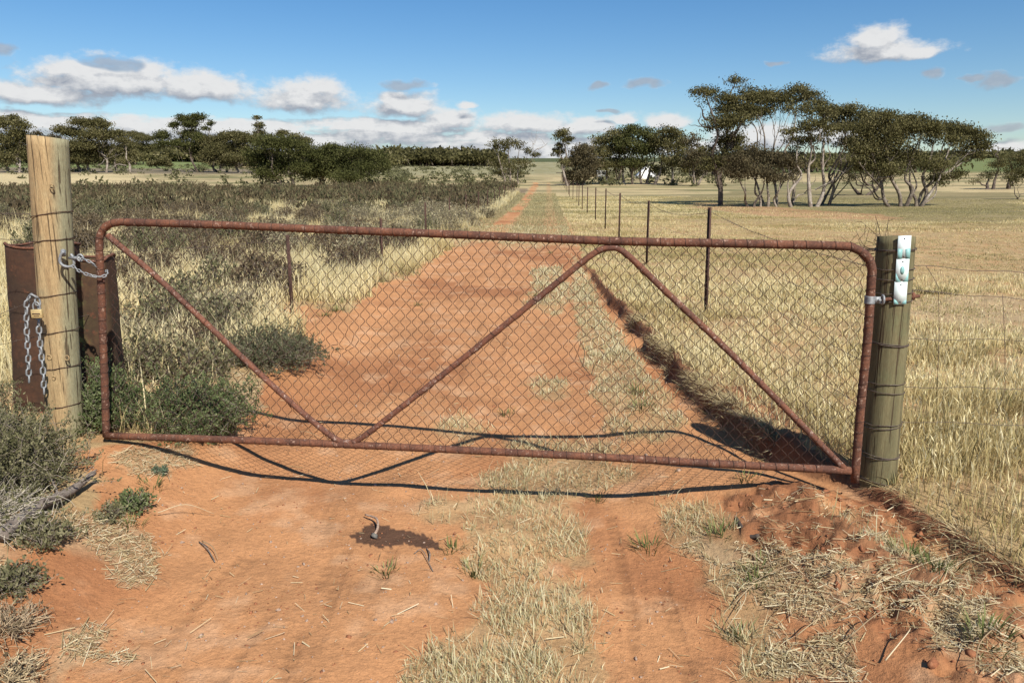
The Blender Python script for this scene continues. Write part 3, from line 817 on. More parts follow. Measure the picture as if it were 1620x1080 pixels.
gate = empty('farm_gate', (LW + RW) / 2, 'long rusty pipe and chain mesh gate hanging shut across the track', 'gate')
mb = MB()
frame_px = [(168, 690), (166, 620), (163, 540), (160, 450), (157, 392)]
top = [(157, 392), (159, 372), (168, 358), (185, 352), (215, 352)] + [(350, 356), (490, 362), (720, 371), (960, 381), (1150, 385), (1325, 389)] + [(1352, 393), (1371, 405), (1379, 424), (1378, 450), (1372, 540), (1362, 640), (1352, 762)]
path = np.array([gp(*p) for p in frame_px[:-1]] + [gp(*p) for p in top])
fr = curve(path, 5)
mb.tube(fr, .0208, 12)
mb.build('frame', M['rust'], gate, True)
mb = MB(); mb.tube(curve([gp(*p) for p in ((168, 689), (360, 695), (550, 703), (900, 720), (1150, 734), (1346, 744))], 4), .0205, 12); mb.build('bottom_rail', M['rust'], gate, True)
br = curve([gp(*p) for p in ((170, 372), (250, 440), (380, 562), (470, 645), (528, 692), (550, 699), (572, 692), (640, 640), (760, 545), (880, 448), (938, 402), (965, 392), (990, 401), (1050, 458), (1140, 543), (1240, 643), (1340, 745))], 6)
mb = MB(); mb.tube(br + GN * .0, .0165, 10); mb.build('brace', M['flaked'], gate, True)
# wire mesh woven from zigzag wires
TL, TR, BL, BR = gp(172, 358), gp(1372, 395), gp(176, 689), gp(1352, 744)


def gpt(u, v):   # u,v 0..1 -> world on the gate
    return (TL * (1 - u) + TR * u) * v + (BL * (1 - u) + BR * u) * (1 - v)


NW, NH = 126, 34
mb = MB()
tears = [(.34, .50, .05), (.668, .50, .05), (.30, .42, .03), (.72, .60, .05), (.42, .3, .03), (.675, .46, .03)]
for i in range(NW):
    pts = []
    for j in range(NH + 1):
        u = (i + ((i + j) % 2)) / NW; v = j / NH
        du = .0045 * (fbm(np.array(u * 9.), np.array(v * 4.), 2, 201) - .5) * 2; dv = .02 * (fbm(np.array(u * 7.), np.array(v * 3.), 2, 202) - .5) * 2
        for (a, b, rad) in tears:
            q = math.hypot((u - a) * 3.6, v - b)
            if q < rad * 2.6: k = math.exp(-(q / rad) ** 2); du += k * .012 * math.sin(31 * u + 17 * v); dv += k * .05 * math.cos(23 * v + 9 * u)
        e = math.sin(math.pi * v) ** .4 if 0 < v < 1 else 0; dv *= e; du *= e
        # hug the rounded top corners
        vv = v + dv; uu = min(max(u + du, 0.002), .998)
        lim = 1.0
        for edge in (uu, 1 - uu):
            if edge < .022: lim = min(lim, 1 - .09 * (1 - math.sqrt(max(0, 1 - (1 - edge / .022) ** 2))))
        p = gpt(uu, min(vv, lim)) + GN * (.0022 * (1 if j % 2 else -1) + .02 * (fbm(np.array(u * 5.), np.array(v * 3.), 2, 205) - .5) * e)
        pts.append(p)
    pts = np.array(pts)
    # round the bends a little
    P = [pts[0]]
    for j in range(1, len(pts) - 1):
        P += [pts[j] + (pts[j - 1] - pts[j]) * .13, pts[j] + (pts[j + 1] - pts[j]) * .13]
    P.append(pts[-1]); mb.tube(np.array(P), 0.00165, 4, cap=False)
mb.build('wire_mesh', M['wirerust'], gate)
# lacing wire spiralled round the rails
mb = MB()


def lace(P, R, step, slant=.35):
    seg = np.linalg.norm(np.diff(P, axis=0), axis=1); L = np.concatenate([[0], np.cumsum(seg)]); s = step * .6; path = []
    nturn = int((L[-1] - .04) / step); K = 16
    for q in range(nturn):
        stp = step * RNG.uniform(.8, 1.2)
        for w in range(K):
            th = 2 * math.pi * w / K
            adv = slant * R * (w / K) * 2 + (stp - slant * R * 2) * sst(np.array(w / K), .45, .8)
            u = min(s + float(adv), L[-1] - .002)
            c = np.array([np.interp(u, L, P[:, k]) for k in range(3)]); c2 = np.array([np.interp(u + .002, L, P[:, k]) for k in range(3)])
            t = (c2 - c) / np.linalg.norm(c2 - c); A = np.cross(t, GN); A /= np.linalg.norm(A)
            # th 0..pi passes in front of the pipe (towards -GN), the rest behind it
            path.append(c + math.cos(th) * A * (R + .0015) - math.sin(th) * GN * (R + .0015))
        s += stp
    m_ = MB(); m_.tube(np.array(path), .0013, 4); m_.build('lacing_wire', M['wirerust'], gate)


lace(fr, .0208, .066); lace(curve([gp(*p) for p in ((180, 690), (550, 703), (900, 720), (1335, 743))], 8), .0205, .066); lace(br, .0165, .13, .8)
# hinge strap near the top of the right stile
mb = MB(); c = gp(1376, 474)
a = np.linspace(0, 2 * math.pi, 17)[:-1]
for dz in np.linspace(-.016, .016, 9): mb.tube(c + np.stack([np.cos(a) * .0225, np.sin(a) * .0225, a * 0 + dz], 1), .003, 5, closed=True)
mb.box(c + np.array([.032, -.010, 0]), (.014, .003, .016)); mb.tube([c + np.array([.04, -.02, .0]), c + np.array([.04, .01, 0])], .008, 8)
e = c + np.array([.062, 0, 0]); mb.tube(e + np.stack([np.cos(a) * .0, np.cos(a) * .014, np.sin(a) * .02], 1), .006, 6, closed=True)
hinge = mb.build('hinge_strap', M['galv'], gate, True)

# ------------------------------------------------------------------ timber posts
def timber(name, label, cat, base_px, top_px, rb, rt, Y, mat_, sink=.3, bands=(), wires_mat='fwire', ztop_tilt=.007, hexes=None):
    B = at(*base_px, Y); T = at(*top_px, Y); root = empty(name, (B[0], B[1], B[2]), label, cat)
    ax = (T - B) / np.linalg.norm(T - B)
    n, m = 40, 46
    L = np.linalg.norm(T - B); V = []
    A = np.cross(ax, [0, 1, 0]); A /= np.linalg.norm(A); Bv = np.cross(ax, A)
    for i in range(m):
        s = -sink + (L + sink) * i / (m - 1); f = max(0, s / L); R = rb * (1 - f) + rt * f
        if i == m - 1: R *= .985
        for j in range(n):
            th = 2 * math.pi * j / n
            w = 1 + .05 * (vn(np.array(th * 1.3), np.array(s * 1.5), 301) - .5) + .02 * (vn(np.array(j * .9), np.array(s * 8.), 302) - .5)
            tilt = ztop_tilt * math.cos(th - 1) * (i == m - 1)
            V.append(ax * (s + tilt) + (A * math.cos(th) + Bv * math.sin(th)) * R * w)
    V = np.array(V)  # local to base
    i = np.arange(m - 1)[:, None]; j = np.arange(n)[None]
    Q = np.stack(np.broadcast_arrays(i * n + j, i * n + (j + 1) % n, (i + 1) * n + (j + 1) % n, (i + 1) * n + j), -1).reshape(-1, 4)
    cap = np.array([[m * n, (m - 1) * n + k, (m - 1) * n + (k + 1) % n] for k in range(n)])
    V = np.vstack([V, ax * (L + .004)])
    mbp = MB(); mbp.raw(V, Q, cap)
    o = bpy.data.objects.new('timber', mbp.mesh('timber', mat_, False)); COL.objects.link(o); o.parent = root
    for pl in o.data.polygons: pl.use_smooth = pl.index < len(Q)
    # wrapped wires
    for (py_l, py_r, cnt) in bands:
        wm = MB()
        for q in range(cnt):
            zl = at(base_px[0], py_l, Y)[2]; zr = at(base_px[0], py_r, Y)[2]
            s0 = ((zl + zr) / 2 - B[2]) / ax[2]; f = s0 / L; R = (rb * (1 - f) + rt * f) * 1.035 + .001
            th = np.linspace(0, 2 * math.pi, 29)[:-1]
            pts = B + ax * s0 + (A * np.cos(th)[:, None] + Bv * np.sin(th)[:, None]) * R
            pts[:, 2] += (zr - zl) * .5 * (pts[:, 0] - (B + ax * s0)[0]) / R + .006 * q + RNG.normal(0, .0012, len(pts))
            wm.tube(pts, .0022, 5, closed=True)
        wm.build('wire_loop', M[wires_mat], root)
    return root, B, T, ax, A, Bv


lp, LB, LT, lax, lA, lBv = timber('gate_post', 'tall pale timber post with cracked grain at the left end of the gate', 'post', (104, 690), (75, 218), .1, .1035, 4.46, M['postl'],
                                  bands=[(345, 332, 1), (383, 375, 1), (470, 460, 1), (527, 518, 1), (581, 574, 1), (642, 634, 1)], wires_mat='picket')
rp, RB, RT, rax, rA, rBv = timber('strainer_post', 'stout weathered green timber post with white plates at the hinge end of the gate', 'post', (1388, 762), (1418, 374), .0885, .0885, 3.80, M['postr'],
                                  bands=[(396, 394, 2), (424, 424, 1), (440, 439, 1), (462, 460, 1), (474, 473, 1), (540, 545, 2), (602, 602, 1), (614, 618, 1), (666, 664, 1), (672, 668, 1), (712, 720, 1), (718, 716, 1), (752, 760, 1)])

# number plates on the right post
view = -np.array([RB[0], RB[1], 0]) / np.hypot(RB[0], RB[1])
ang = math.radians(23); nrm = np.array([view[0] * math.cos(ang) - view[1] * math.sin(ang), view[0] * math.sin(ang) + view[1] * math.cos(ang), 0])
tan_ = np.cross([0, 0, 1], nrm)
def plate(cx, cy, kind, w=.030, h=.056):
    Yf = RB[1]; c0 = at(cx, cy, Yf)
    s0 = (c0[2] - RB[2]) / rax[2]; c = RB + rax * s0 + nrm * (.0885 * 1.03 + .004)
    # exact horizontal place: slide along the tangent until it projects on cx
    for _ in range(6): c = c + tan_ * (cx - proj(c)[0]) * c[1] / F * .9
    for _ in range(6): c[2] += (proj(c)[1] - cy) * c[1] / F * .9
    up = np.array([rax[0] * 1.9, 0, 1.0]); up /= np.linalg.norm(up); n = np.cross(tan_, up); tt = np.cross(up, n)
    if n @ nrm < 0: n = -n
    R = np.stack([tt / np.linalg.norm(tt), up, n], 1)
    m = MB(); m.box(c, (w, h, .0012), M=R); pl = m.build('number_plate', M['plate'], rp)
    def patch(pts, mt, nm, lift=.0022):
        pts = np.array(pts, float); P = c + pts[:, :1] * w * R[:, 0] + pts[:, 1:] * h * R[:, 1] + R[:, 2] * lift
        k = len(P); mm = MB(); b = P - R[:, 2] * .0012
        mm.raw(np.vstack([P, b, P.mean(0)[None]]), [[i, k + i, k + (i + 1) % k, (i + 1) % k] for i in range(k)], [[2 * k, i, (i + 1) % k] for i in range(k)])
        mm.build(nm, mt, pl)
    if tt @ tan_ < 0: sgn = -1
    else: sgn = 1
    a_ = np.linspace(0, 2 * math.pi, 25)[:-1]
    if kind == 0:
        patch([(-.97, -.97), (-.3, -.97), (-.22, -.15), (-.97, -.08)], M['teal'], 'paint_marking'); patch([(.3, -.97), (.97, -.97), (.97, -.08), (.22, -.15)], M['teal'], 'paint_marking')
    if kind == 1:
        patch(np.stack([np.cos(a_) * .34, .02 + np.sin(a_) * .36], 1), M['teal'], 'paint_marking')
        patch([(-.97, -.97), (-.1, -.97), (-.55, -.72), (-.97, -.2)], M['teal'], 'paint_marking'); patch([(.1, -.97), (.97, -.97), (.97, -.2), (.55, -.72)], M['teal'], 'paint_marking')
    if kind == 2:
        patch([(-.97, -.97), (-.2, -.97), (-.5, -.7), (-.97, -.5)], M['teal'], 'paint_marking'); patch([(.2, -.97), (.97, -.97), (.97, -.6), (.5, -.75)], M['teal'], 'paint_marking')
    for yy in (.76, -.78): patch(np.stack([np.cos(a_) * .11, yy + np.sin(a_) * .06], 1), M['screw'], 'screw', .0034)


plate(1430, 391.5, 0); plate(1427, 428, 1); plate(1424, 463.5, 2)
# hinge bolt through the post, its rusty end on the right
bl = RB + rax * ((gp(1376, 474)[2] - RB[2]) / rax[2])
m = MB(); hb_ = gp(1376, 474) + np.array([.062, 0, 0]); d = np.array([1, .12, 0]) / math.hypot(1, .12)
m.tube([hb_, bl + d * .145], .009, 8); m.tube([bl + d * .098, bl + d * .116], .022, 6); m.tube([bl + d * .094, bl + d * .098], .03, 12)
m.build('hinge_bolt', M['rust'], rp, True)
# crack lines and knots on the left post
for (px, py, s_) in ((82, 296, .012), (78, 565, .012), (106, 566, .012), (85, 598, .009)):
    m = MB(); c = at(px, py, 4.36); m.tube(c + np.stack([np.cos(a) * s_, np.zeros(16), np.sin(a) * s_ * 1.2], 1), .003, 5, closed=True)
    m.build('knot', M['postl'], lp)

# ------------------------------------------------------------------ hook, chains, padlock
def link_chain(mbx, P, L, wd, R):
    P = np.asarray(P, float); seg = np.linalg.norm(np.diff(P, axis=0), axis=1); S = np.concatenate([[0], np.cumsum(seg)]); s = L * .4; k = 0
    while s < S[-1]:
        c = np.array([np.interp(s, S, P[:, q]) for q in range(3)]); c2 = np.array([np.interp(min(s + .01, S[-1]), S, P[:, q]) for q in range(3)]); c1 = np.array([np.interp(max(s - .01, 0), S, P[:, q]) for q in range(3)])
        t = (c2 - c1); t /= np.linalg.norm(t) + 1e-9; ref = np.array([0, 1., 0]) if abs(t[1]) < .8 else np.array([1., 0, 0]); A = np.cross(t, ref); A /= np.linalg.norm(A); B = np.cross(t, A)
        th = (math.pi / 4 if k % 2 else -math.pi / 4) + RNG.normal(0, .2); A2 = A * math.cos(th) + B * math.sin(th)
        a = np.linspace(0, 2 * math.pi, 15)[:-1]; hx = (L / 2 - wd / 2)
        pts = c + np.cos(a)[:, None] * A2 * (wd / 2 - R) + (np.sin(a)[:, None] * (wd / 2 - R) + np.sign(np.sin(a))[:, None] * hx) * t
        mbx.tube(pts, R, 6, closed=True); s += (L - 2.2 * R) * .98; k += 1


m = MB()
hookc = at(108, 410, 4.335)
hk = [at(*p, 4.33) for p in ((101, 398), (96, 404), (95, 414), (100, 420), (110, 422), (117, 418), (116, 408), (112, 402))]
m.tube(curve(hk, 5), .008, 8); m.tube([at(100, 396, 4.36), at(100, 404, 4.34)], .014, 8)
m.tube([at(110, 408, 4.34), at(126, 408, 4.30)], .009, 8); m.tube(at(127, 408, 4.30) + np.stack([np.cos(a) * .016, a * 0, np.sin(a) * .018], 1), .006, 6, closed=True)
m.build('latch_hook', M['galv'], lp, True)
m = MB(); Yc = 4.26
link_chain(m, curve([at(127, 409, 4.29), at(140, 413, 4.27), at(150, 420, 4.28), at(156, 424, 4.32)], 8), .032, .02, .0032)
link_chain(m, curve([at(114, 420, 4.30), at(128, 430, 4.27), at(145, 436, 4.26), at(160, 438, 4.27), at(170, 433, 4.31), at(168, 428, 4.35)], 8), .032, .02, .0032)
tag(m.build('gate_chain', M['galv'], smooth=True), 'thin galvanised chain looped between the pale post and the gate', 'chain')
m = MB(); Yc = 4.30
link_chain(m, curve([at(60, 472, Yc), at(50, 468, Yc - .01), at(43, 478, Yc), at(42, 510, Yc), at(44, 550, Yc), at(46, 600, Yc)], 12), .052, .034, .0052)
link_chain(m, curve([at(46, 470, Yc + .03), at(54, 468, Yc), at(60, 480, Yc), at(61, 510, Yc), at(64, 550, Yc), at(68, 585, Yc), at(70, 625, Yc)], 12), .052, .034, .0052)
tag(m.build('heavy_chain', M['galv'], smooth=True), 'heavy steel chain hanging in two strands beside the pale post', 'chain')
pk = empty('padlock', at(59, 495, Yc - .03), 'brass padlock hanging on the heavy chain by the pale post', 'padlock')
m = MB(); c = at(59, 496, Yc - .035); m.box(c, (.030, .011, .024)); o = m.build('padlock_body', M['brass'], pk)
bv = o.modifiers.new('bevel', 'BEVEL'); bv.width = .003; bv.segments = 2
m = MB(); m.tube(curve([c + np.array(q) for q in ((-.018, 0, .02), (-.018, 0, .05), (0, 0, .066), (.018, 0, .05), (.018, 0, .02))], 5), .0045, 7); m.build('shackle', M['galv'], pk, True)
m = MB(); m.box(c + np.array([0, -.0115, 0]), (.022, .0006, .003)); m.box(c + np.array([0, -.0115, -.012]), (.015, .0006, .002)); m.build('stamped_lettering', M['picket'], pk)

# ------------------------------------------------------------------ rusty drums behind the left post
def sheet_drum(name, label, c, rx, ry, H, rot, lean, square, seed, mt='drum'):
    gz = float(ground_z(np.array([c[0]]), np.array([c[1]]))[0]) - .02
    root = empty(name, (c[0], c[1], gz), label, 'drum')
    n, mm = 56, 24; V = []
    for i in range(mm):
        z = H * i / (mm - 1)
        for j in range(n):
            th = 2 * math.pi * j / n; p = square
            cx = math.copysign(abs(math.cos(th)) ** (2 / p), math.cos(th)); cy = math.copysign(abs(math.sin(th)) ** (2 / p), math.sin(th))
            k = 1 + .10 * (float(vn(np.array(th * 1.4 + 9), np.array(z * 2.2), seed)) - .5) + (.012 if i % 8 in (0,) else 0)
            x, y = cx * rx * k, cy * ry * k
            X = x * math.cos(rot) - y * math.sin(rot) + lean[0] * z; Y = x * math.sin(rot) + y * math.cos(rot) + lean[1] * z
            zz = z - (.05 * abs(math.sin(th * 1.5 + seed)) if i == mm - 1 else 0) * .6
            V.append((X, Y, zz))
    V = np.array(V); i = np.arange(mm - 1)[:, None]; j = np.arange(n)[None]
    Q = np.stack(np.broadcast_arrays(i * n + j, i * n + (j + 1) % n, (i + 1) * n + (j + 1) % n, (i + 1) * n + j), -1).reshape(-1, 4)
    m = MB(); m.raw(V, Q, [[(k + 1) % n, k, n * mm] for k in range(n)] if False else None)
    o = bpy.data.objects.new('drum_wall', m.mesh('drum_wall', M[mt], True)); COL.objects.link(o); o.parent = root
    so_ = o.modifiers.new('thickness', 'SOLIDIFY'); so_.thickness = .004
    m = MB(); m.tube(V[(mm - 1) * n:], .009, 6, closed=True); o = bpy.data.objects.new('drum_rim', m.mesh('drum_rim', M['rust'], True)); COL.objects.link(o); o.parent = root
    m = MB(); m.tube(V[:n] + np.array([0, 0, .01]), .008, 6, closed=True); o = bpy.data.objects.new('drum_base', m.mesh('drum_base', M['rust'], True)); COL.objects.link(o); o.parent = root
    return root, V, n, mm, gz


d1 = at(62, 600, 5.1); d2 = at(150, 600, 5.0)
r1 = sheet_drum('rusty_drum', 'wide rusty open drum leaning behind the left side of the pale post', (d1[0] + .055, 5.12), .205, .2, 1.12, .2, (.05, .02), 2.6, 7)
r2 = sheet_drum('rusty_tank', 'narrow rusty sheet metal tank with green lichen between pale post and gate', (d2[0] - .01, 4.98), .185, .16, 1.04, .25, (.01, .0), 5, 3, 'tank')
r2[0]['category'] = 'tank'

# ------------------------------------------------------------------ wire fences
def picket_mb(h):
    m = MB()
    for a_ in (0, 2.1, 4.2):
        R = np.array([[math.cos(a_), -math.sin(a_), 0], [math.sin(a_), math.cos(a_), 0], [0, 0, 1]])
        m.box(R @ np.array([.011, 0, h / 2 - .15]), (.0125, .0028, h / 2 + .15), M=R)
    return m


def fence(name, label, posts, heights, strands, barbed=(), mat_='fwire', r=.0018, post_h=1.25, hide_first=True):
    root = empty(name, (posts[0][0], posts[0][1], posts[0][2]), label, 'fence')
    pm = picket_mb(post_h); me = pm.mesh('picket', M['picket'])
    for i, p in enumerate(posts):
        if hide_first and i == 0: continue
        o = bpy.data.objects.new('picket', me); COL.objects.link(o); o.parent = root; o.matrix_parent_inverse = root.matrix_world.inverted()
        o.location = tuple(p); o.rotation_euler = (RNG.normal(0, .007), RNG.normal(0, .007), RNG.uniform(0, 6)); o.scale = (1, 1, heights[i] / post_h)
    for k, f in enumerate(strands):
        m = MB()
        for i in range(len(posts) - 1):
            a_ = np.array(posts[i]) + [0, 0, heights[i] * f]; b = np.array(posts[i + 1]) + [0, 0, heights[i + 1] * f]
            L = np.linalg.norm(b - a_); n = 14; t = np.linspace(0, 1, n)[:, None]
            sag = .006 * L * (1 + 1.2 * RNG.random()) * (1.5 if k in barbed else 1)
            P = a_ + (b - a_) * t; P[:, 2] -= (4 * t * (1 - t))[:, 0] * sag; P += RNG.normal(0, .003, P.shape)
            m.tube(P, r, 4, cap=False)
            if k in barbed:
                s = .08
                while s < L:
                    q = a_ + (b - a_) * (s / L); q[2] -= 4 * (s / L) * (1 - s / L) * sag
                    for _ in range(2):
                        dd = RNG.normal(0, 1, 3); dd /= np.linalg.norm(dd); m.tube([q - dd * .014, q + dd * .014], .0013, 3, cap=False)
                    s += .1 if L < 8 and posts[i][1] < 20 else .3
        m.build('wire_strand', M[mat_], root)
    return root


def gpos(x, y): return (x, y, float(base_h(x, y)))


RX = lambda y: 2.2 + .045 * (y - 8.7)
ys = [8.6, 14.1, 19.0, 24.6, 30.0, 35.3, 40.0, 44.5, 50, 55.5, 61, 67, 73, 79, 85, 91, 97, 103]
posts = [(RB[0] + .02, RB[1] + .08, RB[2])] + [gpos(RX(v) + RNG.normal(0, .04), v) for v in ys]
fence('track_fence', 'long wire fence with rusty steel pickets along the right of the track', posts, [1.13] + [1.2 + RNG.normal(0, .03) for _ in ys], [.96, .72, .5, .28], barbed=(0,))
LX = lambda y: -2.9 + .045 * y
ys = [8.7, 13.6, 18.7, 23.3, 28.0, 33, 38, 43, 48, 53, 58, 63, 68]
posts = [(LB[0], LB[1] + .1, LB[2])] + [gpos(LX(v), v) for v in ys]
fence('verge_fence', 'wire fence of short pickets half hidden in scrub left of the track', posts, [1.15, .9, .85, .98, 1.0] + [1.0] * (len(ys) - 4), [.95, .6, .3])
# stock fence leaving the strainer post to the right
p0 = RB + np.array([.06, -.03, 0]); p1 = np.array(gpos(8.4, 4.7)); 
root = empty('stock_fence', p0, 'thin rusty stock fence running right from the plated post', 'fence')
for i, (pl_, pr_) in enumerate((((1440, 420), (1620, 432)), ((1440, 459), (1620, 474)), ((1432, 536), (1620, 538)), ((1425, 611), (1620, 615)), ((1420, 666), (1620, 672)))):
    a_ = at(*pl_, 3.80); b = at(*pr_, 4.05); d_ = b - a_; m = MB(); t = np.linspace(0, 3.2, 60)[:, None]; P = a_ + d_ * t
    P[:, 2] += .004 * np.sin(t[:, 0] * 9 + i); P += RNG.normal(0, .0012, P.shape); m.tube(P, .0015, 4)
    if i in (1,):
        for s in np.arange(0, .35, .02):
            q = a_ + d_ * s; m.tube([q + [-.006, 0, -.005], q + [.006, 0, .006]], .0018, 4)
    m.build('wire_strand', M['fwire'], root)
for (tp, bt) in (((1485, 461), (1483, 612)), ((1586, 466), (1590, 614)), ((1465, 421), (1486, 458)), ((1590, 614), (1572, 662))):
    Ya = 3.8 + (tp[0] - 1440) / 180 * .25; m = MB(); P = curve([at(*tp, Ya), at((tp[0] + bt[0]) / 2 + 1.5, (tp[1] + bt[1]) / 2, Ya), at(*bt, Ya)], 6); m.tube(P, .0014, 4); m.build('wire_stay', M['fwire'], root)
pe = MB(); pe_ = picket_mb(1.25); o = bpy.data.objects.new('picket', pe_.mesh('picket', M['picket'])); COL.objects.link(o); o.parent = root; o.matrix_parent_inverse = root.matrix_world.inverted()
e_ = at(1620, 474, 4.05); e0 = at(1440, 459, 3.8); ee = e0 + (e_ - e0) * 3.2; o.location = gpos(ee[0], ee[1])
# left fence
root = empty('boundary_fence', LB, 'sagging barbed wire fence running left from the pale post', 'fence')
for i, (pl_, pr_) in enumerate((((50, 338), (0, 338)), ((52, 383), (0, 378)), ((62, 470), (0, 497)), ((66, 530), (0, 545)))):
    a_ = at(*pl_, 4.45); b = at(*pr_, 4.5); d_ = b - a_; m = MB(); t = np.linspace(0, 12, 60)[:, None]; P = a_ + d_ * t * np.array([1, 1, .12]) ; P[:, 2] = a_[2] + d_[2] * np.minimum(t[:, 0], 1.1) * 1.0
    m.tube(P + RNG.normal(0, .0015, P.shape), .0017, 4)
    for s in np.arange(.1, 12, .5):
        q = np.array([np.interp(s, t[:, 0], P[:, k]) for k in range(3)])
        for _ in range(2): dd = RNG.normal(0, 1, 3); dd /= np.linalg.norm(dd); m.tube([q - dd * .012, q + dd * .012], .0012, 3)
    m.build('wire_strand', M['fwire'], root)
o = bpy.data.objects.new('picket', pe_.mesh('picket', M['picket'])); COL.objects.link(o); o.parent = root; o.matrix_parent_inverse = root.matrix_world.inverted(); q = P[-1]; o.location = gpos(q[0], q[1])

# ------------------------------------------------------------------ shrubs
def shrub_parts(R, H, ntw, nlf, lf, cols, twc, seed, upright=.5, droop=0, twr=.004):
    rng = np.random.default_rng(seed); tw = MB(); lv = MB(); ends = []
    for i in range(ntw):
        a = rng.uniform(0, 2 * math.pi); q = rng.random() ** .5; el = (1 - q) * (math.pi / 2) * .9 + .12 + rng.normal(0, .1)
        tip = np.array([math.cos(a) * R * math.cos(el), math.sin(a) * R * math.cos(el), H * max(.12, math.sin(el))]) * rng.uniform(.72, 1.08)
        b = np.array([math.cos(a), math.sin(a), 0]) * R * .12 * rng.random()
        mid = (b + tip) / 2 + np.array([*rng.normal(0, R * .09, 2), abs(rng.normal(0, H * .08))])
        P = curve([b, mid, tip], 4); tw.tube(P, np.linspace(twr, twr * .25, len(P)), 3, np.array(twc) * rng.uniform(.7, 1.3), cap=False); ends.append(P)
        for _ in range(2):
            k = rng.integers(3, len(P)); s = P[k]; e = s + rng.normal(0, R * .16, 3) + [0, 0, H * .1]; tw.tube([s, (s + e) / 2 + rng.normal(0, .01, 3), e], [twr * .4, twr * .3, twr * .15], 3, np.array(twc) * rng.uniform(.7, 1.3), cap=False); ends.append(np.array([s, (s + e) / 2, e]))
    n = nlf; idx = rng.integers(0, len(ends), n); P = np.empty((n, 3)); D = np.empty((n, 3))
    for q in range(n):
        E = ends[idx[q]]; u = (1 - rng.random() ** 1.7 * .65) * (len(E) - 1); k = min(int(u), len(E) - 2); P[q] = E[k] + (E[k + 1] - E[k]) * (u - k); D[q] = E[k + 1] - E[k]
    D /= np.linalg.norm(D, axis=1)[:, None] + 1e-9; D = D * .6 + rng.normal(0, .6, (n, 3)); D[:, 2] += upright; D /= np.linalg.norm(D, axis=1)[:, None]
    W = np.cross(D, rng.normal(0, 1, (n, 3))); W /= np.linalg.norm(W, axis=1)[:, None]
    P += rng.normal(0, lf * .5, (n, 3)); P[:, 2] = np.maximum(P[:, 2], .005)
    s = rng.uniform(.6, 1.4, n)[:, None] * lf
    clump = rng.random(len(ends))[idx] * .6 + rng.random(n) * .4
    lv.leaves(P, D * s, W * s * .26, mixcol(clump, cols))
    return tw, lv


GREYG = [(.075, .075, .036), (.14, .135, .066), (.22, .205, .11), (.32, .29, .175)]
GREEN = [(.05, .07, .028), (.11, .14, .055), (.18, .21, .09), (.27, .29, .15)]
BROWN = [(.075, .056, .033), (.12, .09, .052), (.175, .135, .08), (.25, .195, .12)]
SILV = [(.16, .135, .075), (.26, .225, .13), (.36, .31, .19), (.45, .39, .25)]


def shrub(name, label, cat, loc, R, H, ntw, nlf, lf, cols, twc, seed, group=None, **kw):
    z = float(ground_z(np.array([loc[0]]), np.array([loc[1]]))[0])
    root = empty(name, (loc[0], loc[1], z - .015), label, cat, group)
    tw, lv = shrub_parts(R, H, ntw, nlf, lf, cols, twc, seed, **kw)
    for nm, mbx, mt in (('stems', tw, 'twig'), ('foliage', lv, 'leaf')):
        o = bpy.data.objects.new(nm, mbx.mesh(nm, M[mt])); COL.objects.link(o); o.parent = root
    return root


TW = (.24, .20, .155)
def sp(px, py): p = unp(px, py); return p[0], p[1]
shrub('saltbush', 'large grey green saltbush in the left foreground against the pale post foot', 'shrub', (-2.63, 3.64), .47, .40, 460, 44000, .015, GREYG, TW, 1)
shrub('saltbush', 'dark twiggy saltbush under the heavy chain at the left picture edge', 'shrub', (-3.13, 4.08), .42, .50, 420, 22000, .014, GREYG, (.2, .15, .11), 2)
shrub('saltbush', 'sprawling low saltbush with bare grey twigs beside the dead branch', 'shrub', (-2.42, 3.2), .38, .18, 260, 2600, .018, GREYG, (.42, .37, .29), 3, upright=.1)
shrub('green_bush', 'dense bright green bush behind the left end of the gate', 'bush', (-2.08, 4.86), .42, .29, 320, 24000, .017, GREEN, TW, 4)
shrub('green_bush', 'upright green bush growing round the left gate stile', 'bush', (-2.5, 4.60), .21, .44, 200, 12000, .017, GREEN, TW, 5)
shrub('low_bush', 'small green bush in the gate shadow beyond the left rail', 'bush', sp(335, 690), .16, .13, 90, 2200, .02, GREEN, TW, 6)
shrub('low_bush', 'flat grey green bush spreading onto the red soil beyond the gate', 'bush', sp(425, 572), .52, .24, 280, 22000, .018, [(.05, .055, .03), (.10, .105, .055), (.16, .16, .09), (.24, .23, .14)], TW, 7)
shrub('seedling', 'small bright green seedling on the soil right of the dead branch', 'plant', sp(212, 800), .095, .11, 70, 1100, .018, GREEN, TW, 8)
shrub('seedling', 'grey green seedling directly below the dead branch', 'plant', sp(72, 855), .14, .12, 80, 1400, .018, GREYG, TW, 9)
shrub('seedling', 'tiny blue green seedling in the straw under the gate corner', 'plant', sp(252, 748), .05, .05, 40, 500, .014, [(.07, .1, .06), (.12, .16, .1), (.17, .22, .14)], TW, 10)
shrub('seedling', 'grey seedling between the straw patch and the saltbush', 'plant', sp(170, 812), .10, .06, 60, 800, .016, GREYG, TW, 11)
shrub('seedling', 'dark seedling at the left picture edge below the dead branch', 'plant', sp(22, 915), .13, .09, 80, 1100, .018, GREYG, TW, 12)
shrub('dry_tussock', 'dry brown twiggy tussock low at the left picture edge', 'tussock', sp(8, 985), .16, .10, 120, 200, .016, BROWN, (.36, .27, .17), 13)
shrub('dry_tussock', 'flattened dry tussock in the bottom left corner', 'tussock', sp(6, 1070), .17, .08, 120, 200, .016, BROWN, (.42, .33, .2), 14)

